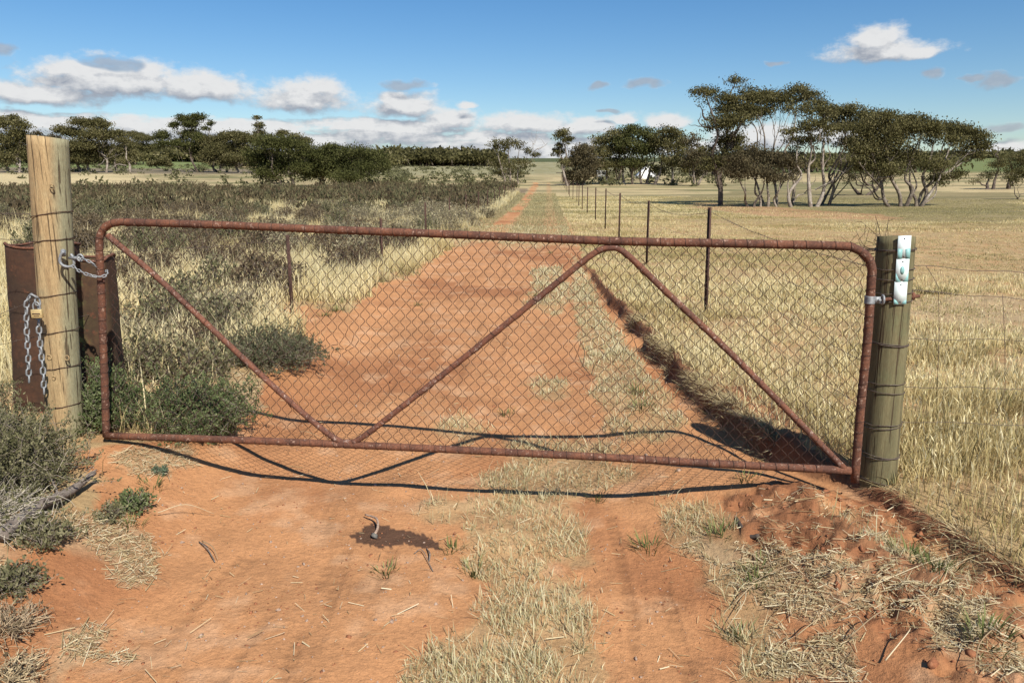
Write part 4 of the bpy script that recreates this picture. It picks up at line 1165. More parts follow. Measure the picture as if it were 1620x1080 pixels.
# scrub on the left verge: seven shapes, copied
protos = []
for k, (R, H, cols) in enumerate(((.42, .5, BROWN), (.5, .55, BROWN), (.38, .6, GREYG), (.5, .42, GREYG), (.55, .6, SILV), (.45, .5, BROWN), (.35, .42, SILV))):
    protos.append(shrub('scrub_bush', 'grey brown scrub bush in the dry grass left of the track', 'bush', (-9 - k, 14), R, H, 80, 1500, .045, cols, (.2, .165, .13), 40 + k, 'scrub bushes left of the track', twr=.006))
used = set()
placed = []
LABS = ['brown rounded scrub bush in the left paddock', 'wide brown scrub bush in the left paddock', 'tall narrow grey green scrub bush in the left paddock', 'low spreading grey green scrub bush in the left paddock', 'large pale silvery scrub bush left of the track', 'brown scrub bush with open twigs in the left paddock', 'small pale silvery scrub bush left of the track']
def put_scrub(x, y, k, s, label=None):
    z = float(base_h(x, y)) - .02
    if k not in used:
        used.add(k); o = protos[k]; o.location = (x, y, z); o.rotation_euler = (0, 0, RNG.uniform(0, 6)); o.scale = (s,) * 3
    else: o = copy_tree(protos[k], (x, y, z), RNG.uniform(0, 6), s)
    o['label'] = label or LABS[k]; o['group'] = 'scrub bushes: ' + LABS[k]
    if label: del o['group']
    placed.append((x, y))


for (px, py, k, s, lb) in ((345, 470, 2, 1.0, 'dark grey shrub standing in pale grass directly above the gate brace'), (258, 520, 3, 1.0, 'grey shrub in pale grass right of the rusty tank'), (290, 600, 3, .8, 'low grey shrub behind the dense bright green bush'),
                           (350, 545, 2, .85, 'grey shrub left of the flat grey green bush'), (225, 600, 2, .7, None), (330, 420, 1, 1, None), (370, 430, 0, 1, None), (250, 440, 0, 1, None), (200, 450, 1, 1, None), (465, 455, 0, .8, 'brown shrub at the foot of the short rusty picket'), (420, 440, 5, .9, None),
                           (520, 400, 0, 1, None), (575, 385, 1, 1, None), (480, 400, 5, 1, None), (700, 372, 4, 1.25, 'round silvery bush beside the red wheel track'), (740, 358, 4, 1.2, 'smaller silvery bush beside the red wheel track'), (660, 372, 6, 1.3, None), (770, 345, 6, 1.2, None), (640, 380, 4, 1, None), (600, 378, 6, 1, None),
                           (230, 480, 0, .8, None), (290, 500, 2, .9, None), (305, 560, 0, .7, None), (400, 490, 6, .7, None), (20, 360, 1, 1.2, None), (140, 350, 0, 1.2, None), (160, 400, 1, 1.0, None)):
    p = unp(px, py); put_scrub(p[0], p[1], k, s, lb)
tries = 0
while len(placed) < 290 and tries < 8000:
    tries += 1; r = (5.5 + 13 * RNG.random()) if len(placed) < 75 else 9 + 33 * RNG.random() ** .8; a_ = math.radians(RNG.uniform(-45, 2)); x, y = r * math.sin(a_), r * math.cos(a_)
    if x > LX(y) - .2: continue
    if r < 14 and (fbm(np.array(x * .5), np.array(y * .5), 3, 161) < .44 or y < 6.2 or x > LX(y) - .35): continue
    if fbm(np.array(x * .16), np.array(y * .16), 3, 162) < .40: continue
    if min((x - u_) ** 2 + (y - v_) ** 2 for u_, v_ in placed) < (.35 if r < 20 else .25): continue
    silv = abs(x - LX(y)) < 4 and RNG.random() < .5
    put_scrub(x, y, int(RNG.choice([4, 6] if silv else [0, 1, 5, 2, 0, 5])), RNG.uniform(.7, 1.35))
for k in range(len(protos)):
    if k not in used: put_scrub(-11, 20, k, 1)

# the mass of heath behind them
def heath():
    m = MB(); n = 3400; cnt = 0
    r = RNG.uniform(36, 92, n * 3); a_ = np.radians(RNG.uniform(-46, 3, n * 3)); x = r * np.sin(a_); y = r * np.cos(a_)
    k = (x < LX(y) - .5) & ((r < 82 + 10 * (fbm(x * .1, y * .1, 2, 171) - .5)) | (np.degrees(a_) > -18)) & (fbm(x * .14, y * .14, 3, 162) + .5 * (fbm(x * .6, y * .6, 3, 163) - .5) > .455)
    x, y = x[k][:n], y[k][:n]
    for i in range(len(x)):
        R = RNG.uniform(.3, .7); H = RNG.uniform(.35, .75); q = 44; z = float(base_h(x[i], y[i]))
        u = RNG.normal(0, 1, (q, 3)); u[:, 2] = np.abs(u[:, 2]); u /= np.linalg.norm(u, axis=1)[:, None]; P = u * [R, R, H] * RNG.uniform(.5, 1.05, (q, 1)) + [x[i], y[i], z]
        D = u * .5 + RNG.normal(0, .5, (q, 3)); D[:, 2] += .6; D *= .17; W = np.cross(D, RNG.normal(0, 1, (q, 3))); W = W / np.linalg.norm(W, axis=1)[:, None] * .045
        base = mixcol(np.array([RNG.random()]), [BROWN[1], BROWN[1], GREYG[1], BROWN[2]])[0]
        m.leaves(P, D, W, base * RNG.uniform(.6, 1.4, (q, 1)))
    # scattered clumps further out and on the right paddock edge
    for i in range(1300):
        r_ = RNG.uniform(90, 330); aa = math.radians(RNG.choice([RNG.uniform(-45, -8), RNG.uniform(-12, 16)])); X, Y = r_ * math.sin(aa), r_ * math.cos(aa)
        if abs(X - .045 * Y) < 3.5: continue
        if math.degrees(aa) < -20 and r_ < 155 and RNG.random() > .35: continue
        R = RNG.uniform(.4, 1.1); q = 26; z = float(base_h(X, Y)); u = RNG.normal(0, 1, (q, 3)); u[:, 2] = np.abs(u[:, 2]); u /= np.linalg.norm(u, axis=1)[:, None]
        P = u * [R, R, R * .8] * RNG.uniform(.5, 1.05, (q, 1)) + [X, Y, z]; D = RNG.normal(0, .25, (q, 3)); W = np.cross(D, RNG.normal(0, 1, (q, 3))); W = W / np.linalg.norm(W, axis=1)[:, None] * .13
        m.leaves(P, D, W, np.array(GREYG[1]) * RNG.uniform(.5, 1.3, (q, 1)))
    tag(m.build('heath', M['leaf']), 'low dark heath covering the far left paddock', 'heath', kind='stuff')


heath()

# ------------------------------------------------------------------ trees
LEAFC = [(.044, .041, .017), (.085, .078, .031), (.145, .13, .055), (.24, .21, .11)]
LEAFG = [(.030, .034, .012), (.058, .062, .021), (.10, .102, .036), (.17, .165, .07)]
LEAFB = [(.047, .037, .020), (.08, .065, .035), (.125, .102, .056), (.195, .165, .095)]


def tree(name, label, dist, stems, blobs, cols=LEAFC, bark='bark', leaf=.105, dens=1.0, tr=.13, group=None, bare=(), seed=0, cat='tree', lim=2):
    """stems: base pixels; blobs: crown clumps (px, py, rx, ry[, density]) at this distance"""
    rng = np.random.default_rng(seed + 500); k = dist / F
    b0 = at(stems[0][0], stems[0][1], dist); z0 = float(base_h(b0[0], b0[1]))
    root = empty(name, (b0[0], b0[1], z0), label, cat, group)
    T = MB(); L = MB()
    bases = []
    for s in stems:
        b = at(s[0], s[1], dist + rng.normal(0, .3)); b[2] = z0 - .15; bases.append(b)
    def limb(p, q, r0, r1, wob=.06, n=5):
        p = np.array(p); q = np.array(q); d = np.linalg.norm(q - p); mids = [p]
        for i in range(1, 4):
            f = i / 4; mm = p + (q - p) * f; mm += rng.normal(0, d * wob, 3); mm[2] += d * .05 * math.sin(f * math.pi) * (-1); mids.append(mm)
        mids.append(q); C = curve(mids, n); T.tube(C, np.linspace(r0, r1, len(C)) * (1 + .12 * (rng.random(len(C)) - .5)), 7, cap=False); return C
    main = {}
    for bi, bl_ in enumerate(blobs):
        px, py, rx, ry = bl_[:4]; (rx, ry) = (rx * 1.08, ry * 1.1) if dist < 60 else (rx, ry); dn = bl_[4] if len(bl_) > 4 else 1.0
        c = at(px, py, dist + rng.normal(0, rx * k * .5)); RX_, RZ = rx * k, ry * k; RY = RX_ * .85
        # nearest stem
        b = min(bases, key=lambda q: abs(q[0] - c[0]) + rng.random() * 1.2)
        start = c + np.array([0, 0, -RZ * .35])
        bk = id(b)
        if bk not in main: C = limb(b, start, tr * rng.uniform(.6, .9), tr * .16, .045); main[bk] = [C]
        else:
            src = main[bk][rng.integers(len(main[bk]))]; s0 = src[int(len(src) * rng.uniform(.12, .5))]
            C = limb(s0, start, tr * rng.uniform(.26, .42), tr * .1, .05); main[bk].append(C)
        # secondary limbs and clumps
        ncl = max(7, int((40 if dist < 80 else 36) * dn * (RX_ * RZ / (.9 * .9)) ** .8 / lim * 2))
        for q in range(ncl):
            u = rng.normal(0, 1, 3); u /= np.linalg.norm(u); u[2] = u[2] if rng.random() < .35 else abs(u[2]); rr = rng.random() ** .45
            cc = c + u * rr * np.array([RX_, RY, RZ])
            if q % 5 == 0:
                s_ = C[rng.integers(len(C) * 2 // 3, len(C))]; limb(s_, cc - [0, 0, .05], tr * .09, tr * .03, .07, 2)
            n = int(rng.uniform(55, 105) if dist < 60 else rng.uniform(30, 60)); sg = np.array([.25, .25, .12]) * (max(.6, min(1.9, RX_))) ** .6 * max(1, leaf / .15) ** .6
            P = cc + rng.normal(0, 1, (n, 3)) * sg
            D = rng.normal(0, .55, (n, 3)); D[:, 2] -= .75; D /= np.linalg.norm(D, axis=1)[:, None]; s2 = rng.uniform(.55, 1.3, (n, 1)) * leaf
            W = np.cross(D, rng.normal(0, 1, (n, 3))); W /= np.linalg.norm(W, axis=1)[:, None]
            tone = np.clip(rng.random() * .6 + rng.random(n) * .4, 0, 1); L.leaves(P, D * s2, W * s2 * .3, mixcol(tone, cols))
    for (p, q) in bare:
        C = limb(at(*p, dist), at(*q, dist + rng.normal(0, .5)), tr * .3, tr * .08)
        for _ in range(3): s_ = C[rng.integers(6, len(C))]; limb(s_, s_ + rng.normal(0, 1, 3) * [14 * k, 5 * k, 6 * k] + [0, 0, 9 * k], tr * .12, tr * .04, .05, 2)
    T.build('trunk', M[bark], root, True); L.build('crown', M['leaf'], root)
    return root


G1 = 'mallee trees on the right paddock'
tree('mallee_tree', 'tall mallee with a single dark trunk and a small sprig rising above its crown', 44.5, [(1140, 326)],
     [(1118, 150, 20, 11), (1150, 158, 18, 12), (1152, 175, 16, 12), (1163, 129, 12, 8, .6), (1178, 160, 16, 14), (1135, 197, 20, 17), (1165, 195, 20, 16), (1150, 222, 18, 14), (1180, 178, 18, 13), (1130, 262, 18, 16), (1150, 255, 18, 18), (1165, 232, 16, 16), (1122, 240, 12, 12, .5)],
     bark='barkdark', tr=.2, group=G1, seed=1, bare=[((1128, 205), (1104, 189)), ((1118, 190), (1106, 165))])
tree('mallee_tree', 'low round many stemmed mallee in front of the tall open crowns', 43.0, [(1203, 330), (1185, 328), (1215, 331), (1230, 330), (1192, 332)],
     [(1165, 262, 18, 18), (1190, 250, 24, 18), (1215, 255, 20, 18), (1180, 275, 24, 14), (1210, 275, 22, 14), (1240, 262, 22, 18), (1258, 255, 16, 16), (1235, 282, 20, 10, .6)],
     cols=LEAFB, tr=.11, group=G1, seed=2)
tree('mallee_tree', 'tall open mallee with long thin bare stems under a broad flat crown', 46, [(1210, 326), (1230, 328), (1252, 328)],
     [(1190, 155, 26, 14), (1215, 160, 18, 14), (1180, 178, 20, 12), (1235, 158, 22, 12), (1262, 150, 26, 12), (1282, 158, 18, 12), (1250, 172, 16, 9, .6), (1300, 172, 16, 10), (1198, 178, 22, 10)],
     bark='bark', tr=.12, group=G1, seed=3)
tree('mallee_tree', 'pale trunked mallee with leaning grey limbs and thin foliage', 42.8, [(1291, 327), (1283, 326), (1300, 326), (1252, 329)],
     [(1280, 180, 18, 14, .7), (1298, 195, 16, 14, .6), (1275, 205, 18, 14, .6), (1305, 175, 14, 12, .6), (1262, 225, 16, 14, .6), (1285, 222, 18, 12, .5), (1310, 212, 14, 12, .5), (1250, 210, 12, 10, .4)],
     bark='barkpale', tr=.14, group=G1, seed=4, bare=[((1255, 320), (1290, 285)), ((1290, 300), (1340, 265)), ((1300, 310), (1330, 250))])
tree('mallee_tree', 'leaning mallee whose crown spreads above the twisted limbs in mid group', 44.5, [(1298, 326), (1310, 327)],
     [(1325, 185, 22, 14), (1350, 178, 20, 11), (1308, 188, 16, 12), (1335, 205, 20, 14, .8), (1355, 200, 18, 12), (1340, 228, 20, 14, .6), (1375, 186, 18, 12)],
     bark='bark', tr=.13, group=G1, seed=5, bare=[((1312, 320), (1360, 240))])
tree('mallee_tree', 'densest dark mallee with a fan of many stems from one base', 42.5, [(1440, 327), (1425, 326), (1448, 327), (1410, 322), (1455, 325), (1432, 328)],
     [(1375, 215, 28, 24, 1.1), (1400, 205, 28, 20, 1.1), (1355, 240, 20, 20), (1380, 245, 26, 20), (1410, 232, 28, 20), (1430, 208, 28, 17, 1.3), (1460, 203, 26, 15, 1.3), (1478, 215, 16, 16, 1.2), (1395, 265, 26, 16, .8), (1365, 265, 20, 14, .7), (1440, 250, 22, 14, .7), (1400, 188, 22, 10), (1445, 190, 22, 9), (1420, 272, 20, 10, .6)],
     bark='bark', tr=.16, group=G1, seed=6, bare=[((1405, 318), (1362, 262)), ((1400, 315), (1350, 270))])
tree('mallee_tree', 'mallee leaning right with a domed crown at the edge of the group', 42.8, [(1455, 325), (1450, 326)],
     [(1500, 205, 20, 13, 1.1), (1520, 212, 22, 14, 1.2), (1545, 222, 18, 14, 1.2), (1553, 240, 11, 16, 1.1), (1505, 222, 18, 12, .8), (1525, 235, 18, 10, .6), (1480, 262, 24, 14, .8), (1500, 280, 20, 10, .6), (1515, 278, 14, 10, .6), (1478, 285, 16, 8, .4)],
     bark='barkpale', tr=.14, group=G1, seed=7)
tree('mallee_tree', 'small twisted mallee behind the fan stemmed one', 62, [(1365, 314), (1370, 315)],
     [(1345, 285, 18, 10, .6), (1370, 270, 24, 14), (1395, 280, 20, 12), (1335, 268, 16, 12), (1350, 255, 18, 10)], bark='barkdark', tr=.22, group=G1, seed=8)
tree('mallee_tree', 'dark mallee with bent trunks at the right picture edge', 72, [(1560, 306), (1595, 304), (1570, 306)],
     [(1580, 262, 14, 14), (1600, 255, 22, 12), (1618, 252, 16, 14), (1600, 275, 20, 12), (1630, 262, 20, 20), (1565, 278, 14, 8, .7), (1545, 285, 16, 6, .5)], bark='barkdark', tr=.25, group=G1, seed=9, bare=[((1580, 255), (1578, 232))])
tree('mallee_tree', 'thin young mallee at the far right edge of the paddock', 52, [(1612, 318)],
     [(1600, 285, 12, 9, .5), (1618, 278, 14, 10, .6), (1635, 285, 12, 10, .6)], bark='bark', tr=.07, group=G1, seed=10)

G2 = 'trees along the right of the far track'
tree('gum_tree', 'slender white trunked gum with a small high crown beside the far track', 92, [(898, 292)],
     [(888, 212, 12, 8, .8), (895, 222, 9, 7, .7), (885, 230, 6, 5, .6), (883, 240, 9, 8), (893, 256, 8, 8, .6)], bark='barkpale', tr=.2, leaf=.2, group=G2, seed=11)
mid = [('grey brown bushy tree nearest the far gate', 95, [(908, 295), (915, 295), (920, 294)], [(908, 262, 14, 16), (925, 240, 16, 14), (915, 250, 14, 16), (935, 262, 16, 16), (905, 280, 12, 12), (925, 278, 16, 10)], LEAFB),
       ('tree with layered domes left of the white shed', 98, [(960, 297), (975, 297), (985, 296)], [(955, 225, 18, 12), (975, 215, 18, 11), (950, 245, 20, 16), (975, 240, 22, 18), (940, 262, 16, 12), (985, 262, 20, 14), (960, 262, 18, 12)], LEAFC),
       ('broad olive tree standing over the white shed', 97, [(1015, 299), (1000, 299), (1022, 300)], [(1000, 208, 18, 10), (1020, 215, 20, 12), (1000, 235, 24, 18), (1025, 240, 20, 16), (1010, 260, 24, 10), (1035, 225, 14, 12), (985, 225, 14, 14)], LEAFG),
       ('tree with a long pale slanting trunk right of the white shed', 95, [(1035, 300), (1062, 299)], [(1055, 210, 16, 10), (1072, 218, 16, 12), (1050, 232, 18, 16), (1075, 240, 18, 18), (1060, 258, 20, 14), (1085, 262, 14, 14), (1045, 270, 14, 8)], LEAFC),
       ('thin foliaged tree between the shed group and the tall mallee', 90, [(1095, 300), (1100, 301)], [(1095, 225, 12, 14, .6), (1105, 245, 14, 16, .7), (1090, 255, 14, 14, .7), (1115, 262, 12, 14, .7), (1100, 275, 14, 8, .5)], LEAFB)]
for i, (lb, ds, st, bl_, cols) in enumerate(mid):
    tree('gum_tree', lb, ds, st, bl_, cols=cols, bark='barkpale' if i in (3, 1) else 'bark', tr=.26, leaf=.22, group=G2, seed=20 + i, lim=3)
tree('gum_tree', 'flat topped gum with fanned stems standing left of the far track', 100, [(806, 286), (812, 287), (800, 286), (820, 286)],
     [(790, 226, 14, 5), (808, 225, 14, 5), (822, 230, 12, 5), (780, 232, 9, 5, .7), (800, 235, 14, 5, .6), (835, 240, 10, 6, .5), (848, 245, 6, 4, .5), (785, 262, 14, 9), (805, 262, 14, 10), (825, 258, 14, 9), (790, 275, 12, 6, .7), (815, 274, 12, 6, .6)],
     bark='barkpale', tr=.16, leaf=.2, group=G2, seed=30, lim=5, bare=[((842, 250), (850, 215)), ((845, 240), (866, 226))])

G3 = 'trees beyond the left paddock'
lt = [('round dense green bush tree right of the two leafy ones', 'leafy_tree', 88, [(545, 291), (560, 290), (530, 290)], [(560, 245, 26, 16, 1.15), (590, 250, 22, 16, 1.15), (535, 262, 26, 18, 1.15), (575, 268, 32, 14, 1.1), (605, 265, 12, 14, 1.3), (550, 280, 26, 9, 1.2)], LEAFG, 'bark'),
      ('leafy tree in the middle of the dense green clump', 'leafy_tree', 89, [(505, 291), (515, 291)], [(525, 242, 22, 14, 1.15), (505, 255, 22, 18, 1.15), (520, 270, 26, 14, 1.4), (495, 275, 18, 12, 1.3)], LEAFG, 'bark'),
      ('largest round leafy tree of the dense green clump', 'leafy_tree', 86, [(455, 289), (465, 290), (445, 288)], [(425, 230, 24, 16, 1.2), (455, 232, 28, 18, 1.2), (485, 245, 20, 18, 1.15), (410, 252, 20, 20, 1.15), (440, 262, 34, 18, 1.15), (475, 268, 22, 14, 1.1), (420, 275, 24, 10, 1.2)], LEAFG, 'bark'),
      ('tall gum with a leaning dark trunk beside the green field', 'gum_tree', 165, [(313, 268), (345, 268)], [(277, 197, 7, 6), (292, 190, 12, 9), (302, 198, 12, 9), (313, 187, 11, 7), (305, 212, 14, 8), (290, 215, 10, 8, .6), (333, 195, 5, 5, .5), (325, 205, 7, 5, .5), (320, 222, 16, 10), (300, 232, 16, 10), (278, 228, 14, 8, .7), (258, 215, 12, 8), (315, 240, 18, 12), (260, 228, 14, 8, .8)], LEAFG, 'barkdark'),
      ('olive tree right of the leaning dark trunk', 'gum_tree', 162, [(348, 268), (340, 269)], [(335, 228, 18, 14), (355, 220, 16, 11), (345, 242, 20, 14), (365, 238, 18, 14), (330, 250, 16, 10), (360, 255, 16, 8, .8)], LEAFC, 'bark'),
      ('brown tree partly behind the largest leafy tree', 'gum_tree', 160, [(378, 267)], [(372, 215, 14, 8), (385, 222, 16, 12), (380, 240, 18, 14), (395, 250, 14, 14), (370, 252, 14, 10)], LEAFC, 'bark'),
      ('thin stalked gum poking above the leafy clump', 'gum_tree', 165, [(408, 262)], [(405, 187, 5, 4, .8), (410, 200, 7, 6, .9), (412, 212, 9, 6), (400, 222, 12, 8), (425, 222, 12, 8)], LEAFC, 'bark'),
      ('small round gum showing over the leafy clump top', 'gum_tree', 170, [(455, 262)], [(448, 212, 10, 5), (465, 216, 10, 5, .8), (480, 224, 12, 6)], LEAFC, 'bark'),
      ('broad gum with white dead limbs right of the pale post', 'gum_tree', 150, [(168, 269), (140, 269), (128, 268)], [(127, 194, 14, 8), (143, 198, 12, 9), (160, 200, 12, 12), (150, 215, 18, 12), (165, 218, 12, 14), (100, 208, 16, 8), (118, 212, 14, 9), (130, 232, 24, 14), (110, 240, 16, 14), (155, 240, 20, 14), (125, 252, 22, 9)], LEAFC, 'barkpale'),
      ('gum with silvery fallen limbs left of the green field', 'gum_tree', 158, [(205, 268), (185, 269)], [(185, 212, 14, 7), (195, 222, 14, 6), (180, 240, 16, 10), (205, 245, 14, 10, .8), (192, 256, 16, 8, .6)], LEAFC, 'barkpale'),
      ('dark domed tree behind the left of the green field', 'gum_tree', 300, [(215, 245), (225, 245)], [(212, 214, 14, 6, 1.3), (228, 220, 16, 8, 1.3), (210, 232, 18, 8, 1.2), (232, 234, 16, 7, 1.2)], LEAFC, 'bark'),
      ('gum with white forked trunk at the left picture edge', 'gum_tree', 140, [(30, 270), (12, 268)], [(22, 188, 9, 6), (5, 195, 12, 10), (34, 198, 12, 9), (28, 212, 14, 10), (10, 222, 16, 12), (42, 222, 8, 10, .7), (25, 240, 20, 14), (5, 250, 18, 12)], LEAFC, 'barkpale'),
      ('bushy dark tree hidden behind the top of the pale post', 'gum_tree', 146, [(62, 269), (80, 269)], [(58, 212, 8, 6, .5), (82, 222, 14, 8), (65, 240, 18, 14), (90, 240, 16, 14), (75, 255, 20, 8)], LEAFB, 'barkpale')]
for i, (lb, nm, ds, st, bl_, cols, bk) in enumerate(lt):
    tree(nm, lb, ds, st, bl_, cols=cols, bark=bk, tr=.22 if ds < 100 else .32, leaf=.19 if ds < 100 else .30, group=G3, seed=50 + i, lim=2.2 if ds < 100 else 3.5, bare=[((155, 262), (175, 235)), ((158, 250), (155, 228)), ((200, 262), (150, 258))] if i == 8 else ([((25, 262), (12, 240)), ((30, 262), (22, 238))] if i == 11 else ()))
# bush in the green field
tree('field_bush', 'small dark round bush alone in the green field', 200, [(253, 263)], [(243, 258, 8, 4, 1.4), (257, 255, 8, 5, 1.4), (266, 260, 5, 3, 1.2)], cols=LEAFC, leaf=.35, tr=.3, seed=70, cat='bush')


def far_wood(name, label, lo, hi, rng_d, pyt, pyb, n, cols, seed):
    rng = np.random.default_rng(seed); m = MB()
    for _ in range(n):
        px = rng.uniform(lo, hi); ds = rng.uniform(*rng_d); c = at(px, 250, ds); z = float(base_h(c[0], c[1])); top = at(px, np.interp(px, *pyt) + rng.normal(2, 4), ds)[2]
        H = max(3., top - z); R = rng.uniform(3, 6.5); q = 170; u = rng.normal(0, 1, (q, 3)); u[:, 2] = u[:, 2] * .5; u /= np.linalg.norm(u, axis=1)[:, None]
        P = np.array([c[0], ds, z + H * .62]) + u * [R, R, H * .38] * rng.uniform(.55, 1.05, (q, 1))
        sz = ds / 260; D = rng.normal(0, .5, (q, 3)) * sz; W = np.cross(D, rng.normal(0, 1, (q, 3))); W = W / np.linalg.norm(W, axis=1)[:, None] * .42 * sz
        m.leaves(P, D * 1.2, W, mixcol(np.full(q, rng.random()) * .5 + rng.random(q) * .5, cols))
        m.tube([(c[0], ds, z - .3), (c[0] + rng.normal(0, 1), ds, z + H * .6)], [.3, .12], 4, np.array([.2, .16, .12]))
    return tag(m.build(name, M['leaf']), label, 'wood', kind='stuff')


far_wood('distant_wood', 'dark band of distant woodland in the centre of the horizon', 605, 782, (300, 420), ([600, 640, 700, 760, 790], [236, 236, 238, 239, 238]), 262, 330, [tuple(v * .8 for v in q) for q in LEAFC], 81)
far_wood('distant_wood', 'far tree line closing the green field on the left', 195, 345, (420, 520), ([190, 350], [232, 238]), 245, 170, LEAFC, 82)
far_wood('distant_wood', 'distant woodland filling gaps behind the left gum trees', -60, 215, (260, 380), ([-60, 215], [232, 236]), 250, 170, LEAFC, 85)
far_wood('distant_wood', 'distant woodland behind the leafy clump', 330, 610, (230, 330), ([330, 610], [238, 243]), 250, 170, LEAFC, 86)
far_wood('distant_wood', 'dark scrubby ridge on the right horizon', 1100, 1720, (600, 900), ([1090, 1300, 1400, 1560, 1720], [250, 249, 244, 246, 244]), 255, 420, LEAFC, 83)
far_wood('distant_scrub', 'low scrub behind the right hand trees', 1100, 1500, (140, 230), ([1090, 1500], [276, 276]), 280, 110, LEAFC, 84)

# ------------------------------------------------------------------ shed, caravan and far gate
c = at(1021, 290, 125); z = float(base_h(c[0], 125)); sh = empty('farm_shed', (c[0], 125, z), 'small white gabled shed seen through the trees', 'shed')
k = 125 / F; m = MB(); w, h, d = 13 * k, 12 * k, 1.6
V = []
for yy in (-d, d): V += [(-w, yy, 0), (w, yy, 0), (w, yy, h * .45), (0.1 * w, yy, h * 1.55), (-w, yy, h * .45)]
V = np.array(V) + [c[0], 125, z - .1]; m.raw(V, [[0, 5, 9, 4], [1, 2, 7, 6]], [[0, 1, 2], [0, 2, 3], [0, 3, 4], [5, 7, 6], [5, 8, 7], [5, 9, 8]]); m.build('walls', M['white'], sh)
m = MB()
for a1, a2 in ((4, 3), (2, 3)):
    p, q = V[a1], V[a2]; nz = np.array([0, 0, .06]); e = (p - q) * .12
    m.raw(np.array([p + e + nz + [0, -.15, 0], q + nz + [0, -.15, 0], q + nz + [0, 2 * d + .15, 0], p + e + nz + [0, 2 * d + .15, 0], p + e + nz * 2 + [0, -.15, 0], q + nz * 2 + [0, -.15, 0], q + nz * 2 + [0, 2 * d + .15, 0], p + e + nz * 2 + [0, 2 * d + .15, 0]]), [[0, 1, 2, 3], [4, 7, 6, 5], [0, 4, 5, 1], [3, 2, 6, 7], [0, 3, 7, 4], [1, 5, 6, 2]])
m.build('roof', M['white'], sh)
m = MB(); m.box((c[0] + w * .35, 125 - d - .02, z + h * .2), (.3, .03, h * .24)); m.build('door', M['dark'], sh)
c = at(951, 290, 118); z = float(base_h(c[0], 118)); M['caravan'] = mat('faded_caravan', m_plain((.30, .29, .25), .7, 0, .3, 3)); cv = empty('caravan', (c[0], 118, z), 'pale old caravan with dark windows parked under the trees', 'caravan'); k = 118 / F
m = MB(); m.box((c[0], 118, z + 6 * k + .3), (8 * k, 1.0, 5.5 * k)); o = m.build('body', M['caravan'], cv); bv = o.modifiers.new('b', 'BEVEL'); bv.width = .18; bv.segments = 3
m = MB(); m.box((c[0] + 3 * k, 116.98, z + 7.5 * k + .3), (2.6 * k, .03, 2.2 * k)); m.build('window', M['dark'], cv)
m = MB(); m.box((c[0] - 4 * k, 116.98, z + 7.5 * k + .3), (1.8 * k, .03, 2.2 * k)); m.build('window', M['dark'], cv)
for sx in (-1, 1):
    m = MB(); wy = 116.95; m.tube([(c[0] + sx * .25, wy - .1, z + .3), (c[0] + sx * .25, wy + .15, z + .3)], .3, 14); m.build('wheel', M['dark'], cv)
m = MB(); m.box((c[0] + 11 * k, 118, z + .35), (3.4 * k, .05, .05)); m.build('tow_bar', M['picket'], cv)
gy = 106; fg = empty('far_gate', (.045 * gy + 1, gy, float(base_h(6, gy))), 'small dark gate standing open at the far end of the track', 'gate'); zz = float(base_h(6, gy))
for (x0) in (6.9, 8.3):
    m = MB(); m.tube([(x0, gy, zz - .2), (x0, gy, zz + 1.35)], .09, 8); m.build('post', M['barkdark'], fg)
m = MB()
for hz in (.35, .7, 1.15): m.tube([(6.9, gy, zz + hz), (8.3, gy - .6, zz + hz)], .035, 6)
m.tube([(5.9, gy, zz + 1.25), (6.9, gy, zz + 1.25)], .05, 6); m.build('rail', M['barkdark'], fg)

# ------------------------------------------------------------------ ground debris
p0 = [unp(*q) for q in ((152, 765), (120, 782), (95, 798), (70, 812), (35, 838), (5, 860))]
for i, p in enumerate(p0): p[2] += [.06, .035, .04, .05, .05, .04][i]
m = MB(); m.tube(curve(p0, 6), np.interp(np.arange(31), [0, 6, 14, 30], [.010, .021, .024, .030]), 10, rough=.18)
for (i, dx) in ((1, (.05, .12, .05)), (2, (-.1, .1, .08)), (3, (.08, -.08, .05))): m.tube(curve([p0[i], p0[i] + np.array(dx) * .6 + [0, 0, .01], p0[i] + np.array(dx)], 4), np.linspace(.008, .003, 9), 6)
tag(m.build('dead_branch', M['deadwood'], smooth=True), 'long grey dead branch lying by the saltbush in the left foreground', 'branch')
g = unp(592, 849)
m = MB(); st = [at(591, 846, g[1]), at(598, 838, g[1] + .03), at(597, 828, g[1] + .06), at(588, 821, g[1] + .10), at(578, 816, g[1] + .14)]
stg = [unp(593, 848), unp(598, 840), unp(597, 830), unp(590, 823), unp(578, 817)]
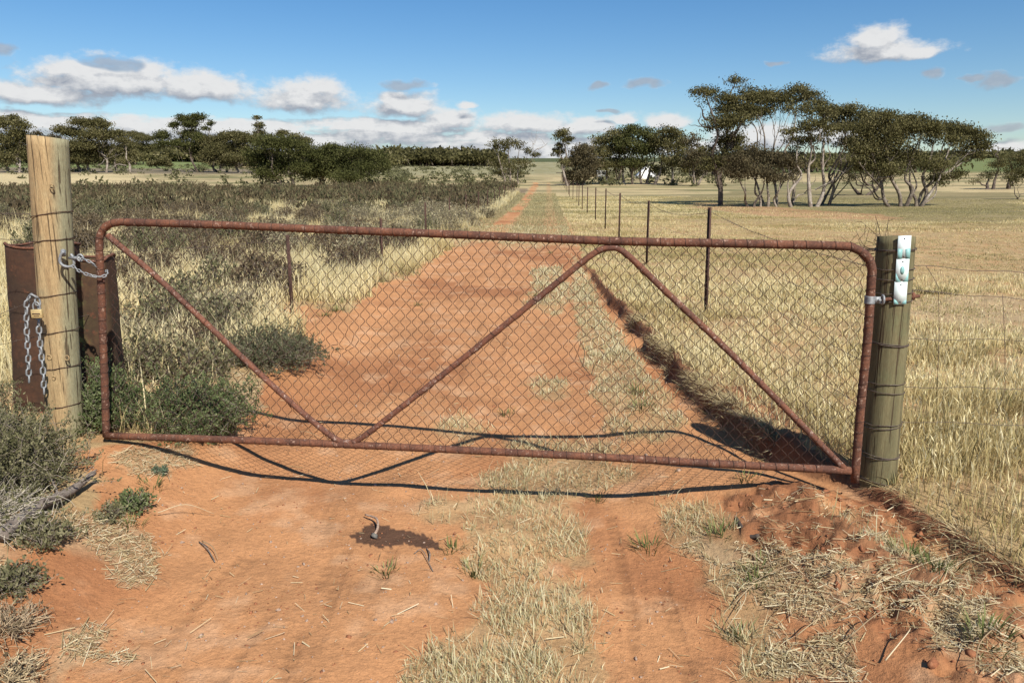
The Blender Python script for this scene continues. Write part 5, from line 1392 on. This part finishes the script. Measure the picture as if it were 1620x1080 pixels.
for i, p in enumerate(stg): p[2] += [.01, .022, .03, .022, .012][i]
m.tube(curve(stg, 5), np.linspace(.0075, .005, 21), 8, rough=.15); tag(m.build('crooked_stick', M['stick'], smooth=True), 'short crooked pale stick on the dark damp patch', 'stick')
ls = lumps('stone', 'small dark stone at the foot of the crooked stick', 'stone', [g + np.array([.0, 0, .008])], [.02], M['stone']); ls['kind'] = 'thing'; del ls['kind']
for (pts, r, lb) in (([(675, 869), (680, 880), (679, 888)], .0035, 'thin dark twig upright right of the damp patch'), ([(1165, 822), (1172, 838), (1185, 850), (1200, 853)], .011, 'curved dark root lying right of the grass strip'),
                     ([(1400, 700), (1340, 735), (1330, 700)], .002, None), ([(655, 877), (668, 875), (685, 905)], .002, 'fine bent twig curling near the grass strip'), ([(315, 858), (328, 872), (340, 890)], .003, 'thin brown twig on bare soil left of the tyre marks')):
    if lb is None: continue
    q = [unp(*a_) for a_ in pts]
    for i, p in enumerate(q): p[2] += .006 + .012 * (i % 2)
    m = MB(); m.tube(curve(q, 5), r, 6, rough=.2); tag(m.build('fallen_twig', M['deadwood'] if r < .01 else M['barkdark'], smooth=True), lb, 'twig')
# tangle of bare twigs behind the right post
root = empty('twig_tangle', at(1398, 392, 4.0), 'tangle of black bare twigs caught on the wire behind the plated post', 'twigs')
m = MB(); rg = np.random.default_rng(77); b = at(1396, 394, 4.0)
for i in range(20):
    tip = at(rg.uniform(1335, 1408), rg.uniform(330, 400) if i % 3 == 0 else rg.uniform(372, 410), 4.0 + rg.normal(0, .06)); mid_ = b + (tip - b) * .5 + rg.normal(0, .02, 3)
    C = curve([b, mid_, tip], 5); m.tube(C, np.linspace(.0022, .0008, len(C)), 4, np.array([.06, .045, .035]))
    for _ in range(2): s_ = C[rg.integers(5, len(C))]; m.tube([s_, s_ + rg.normal(0, .05, 3)], [.0016, .0008], 3, np.array([.06, .045, .035]))
m.build('twigs', M['twig'], root)
print('faces', sum(len(o.data.polygons) for o in SC.objects if o.type == 'MESH'), 'objects', len(SC.objects))
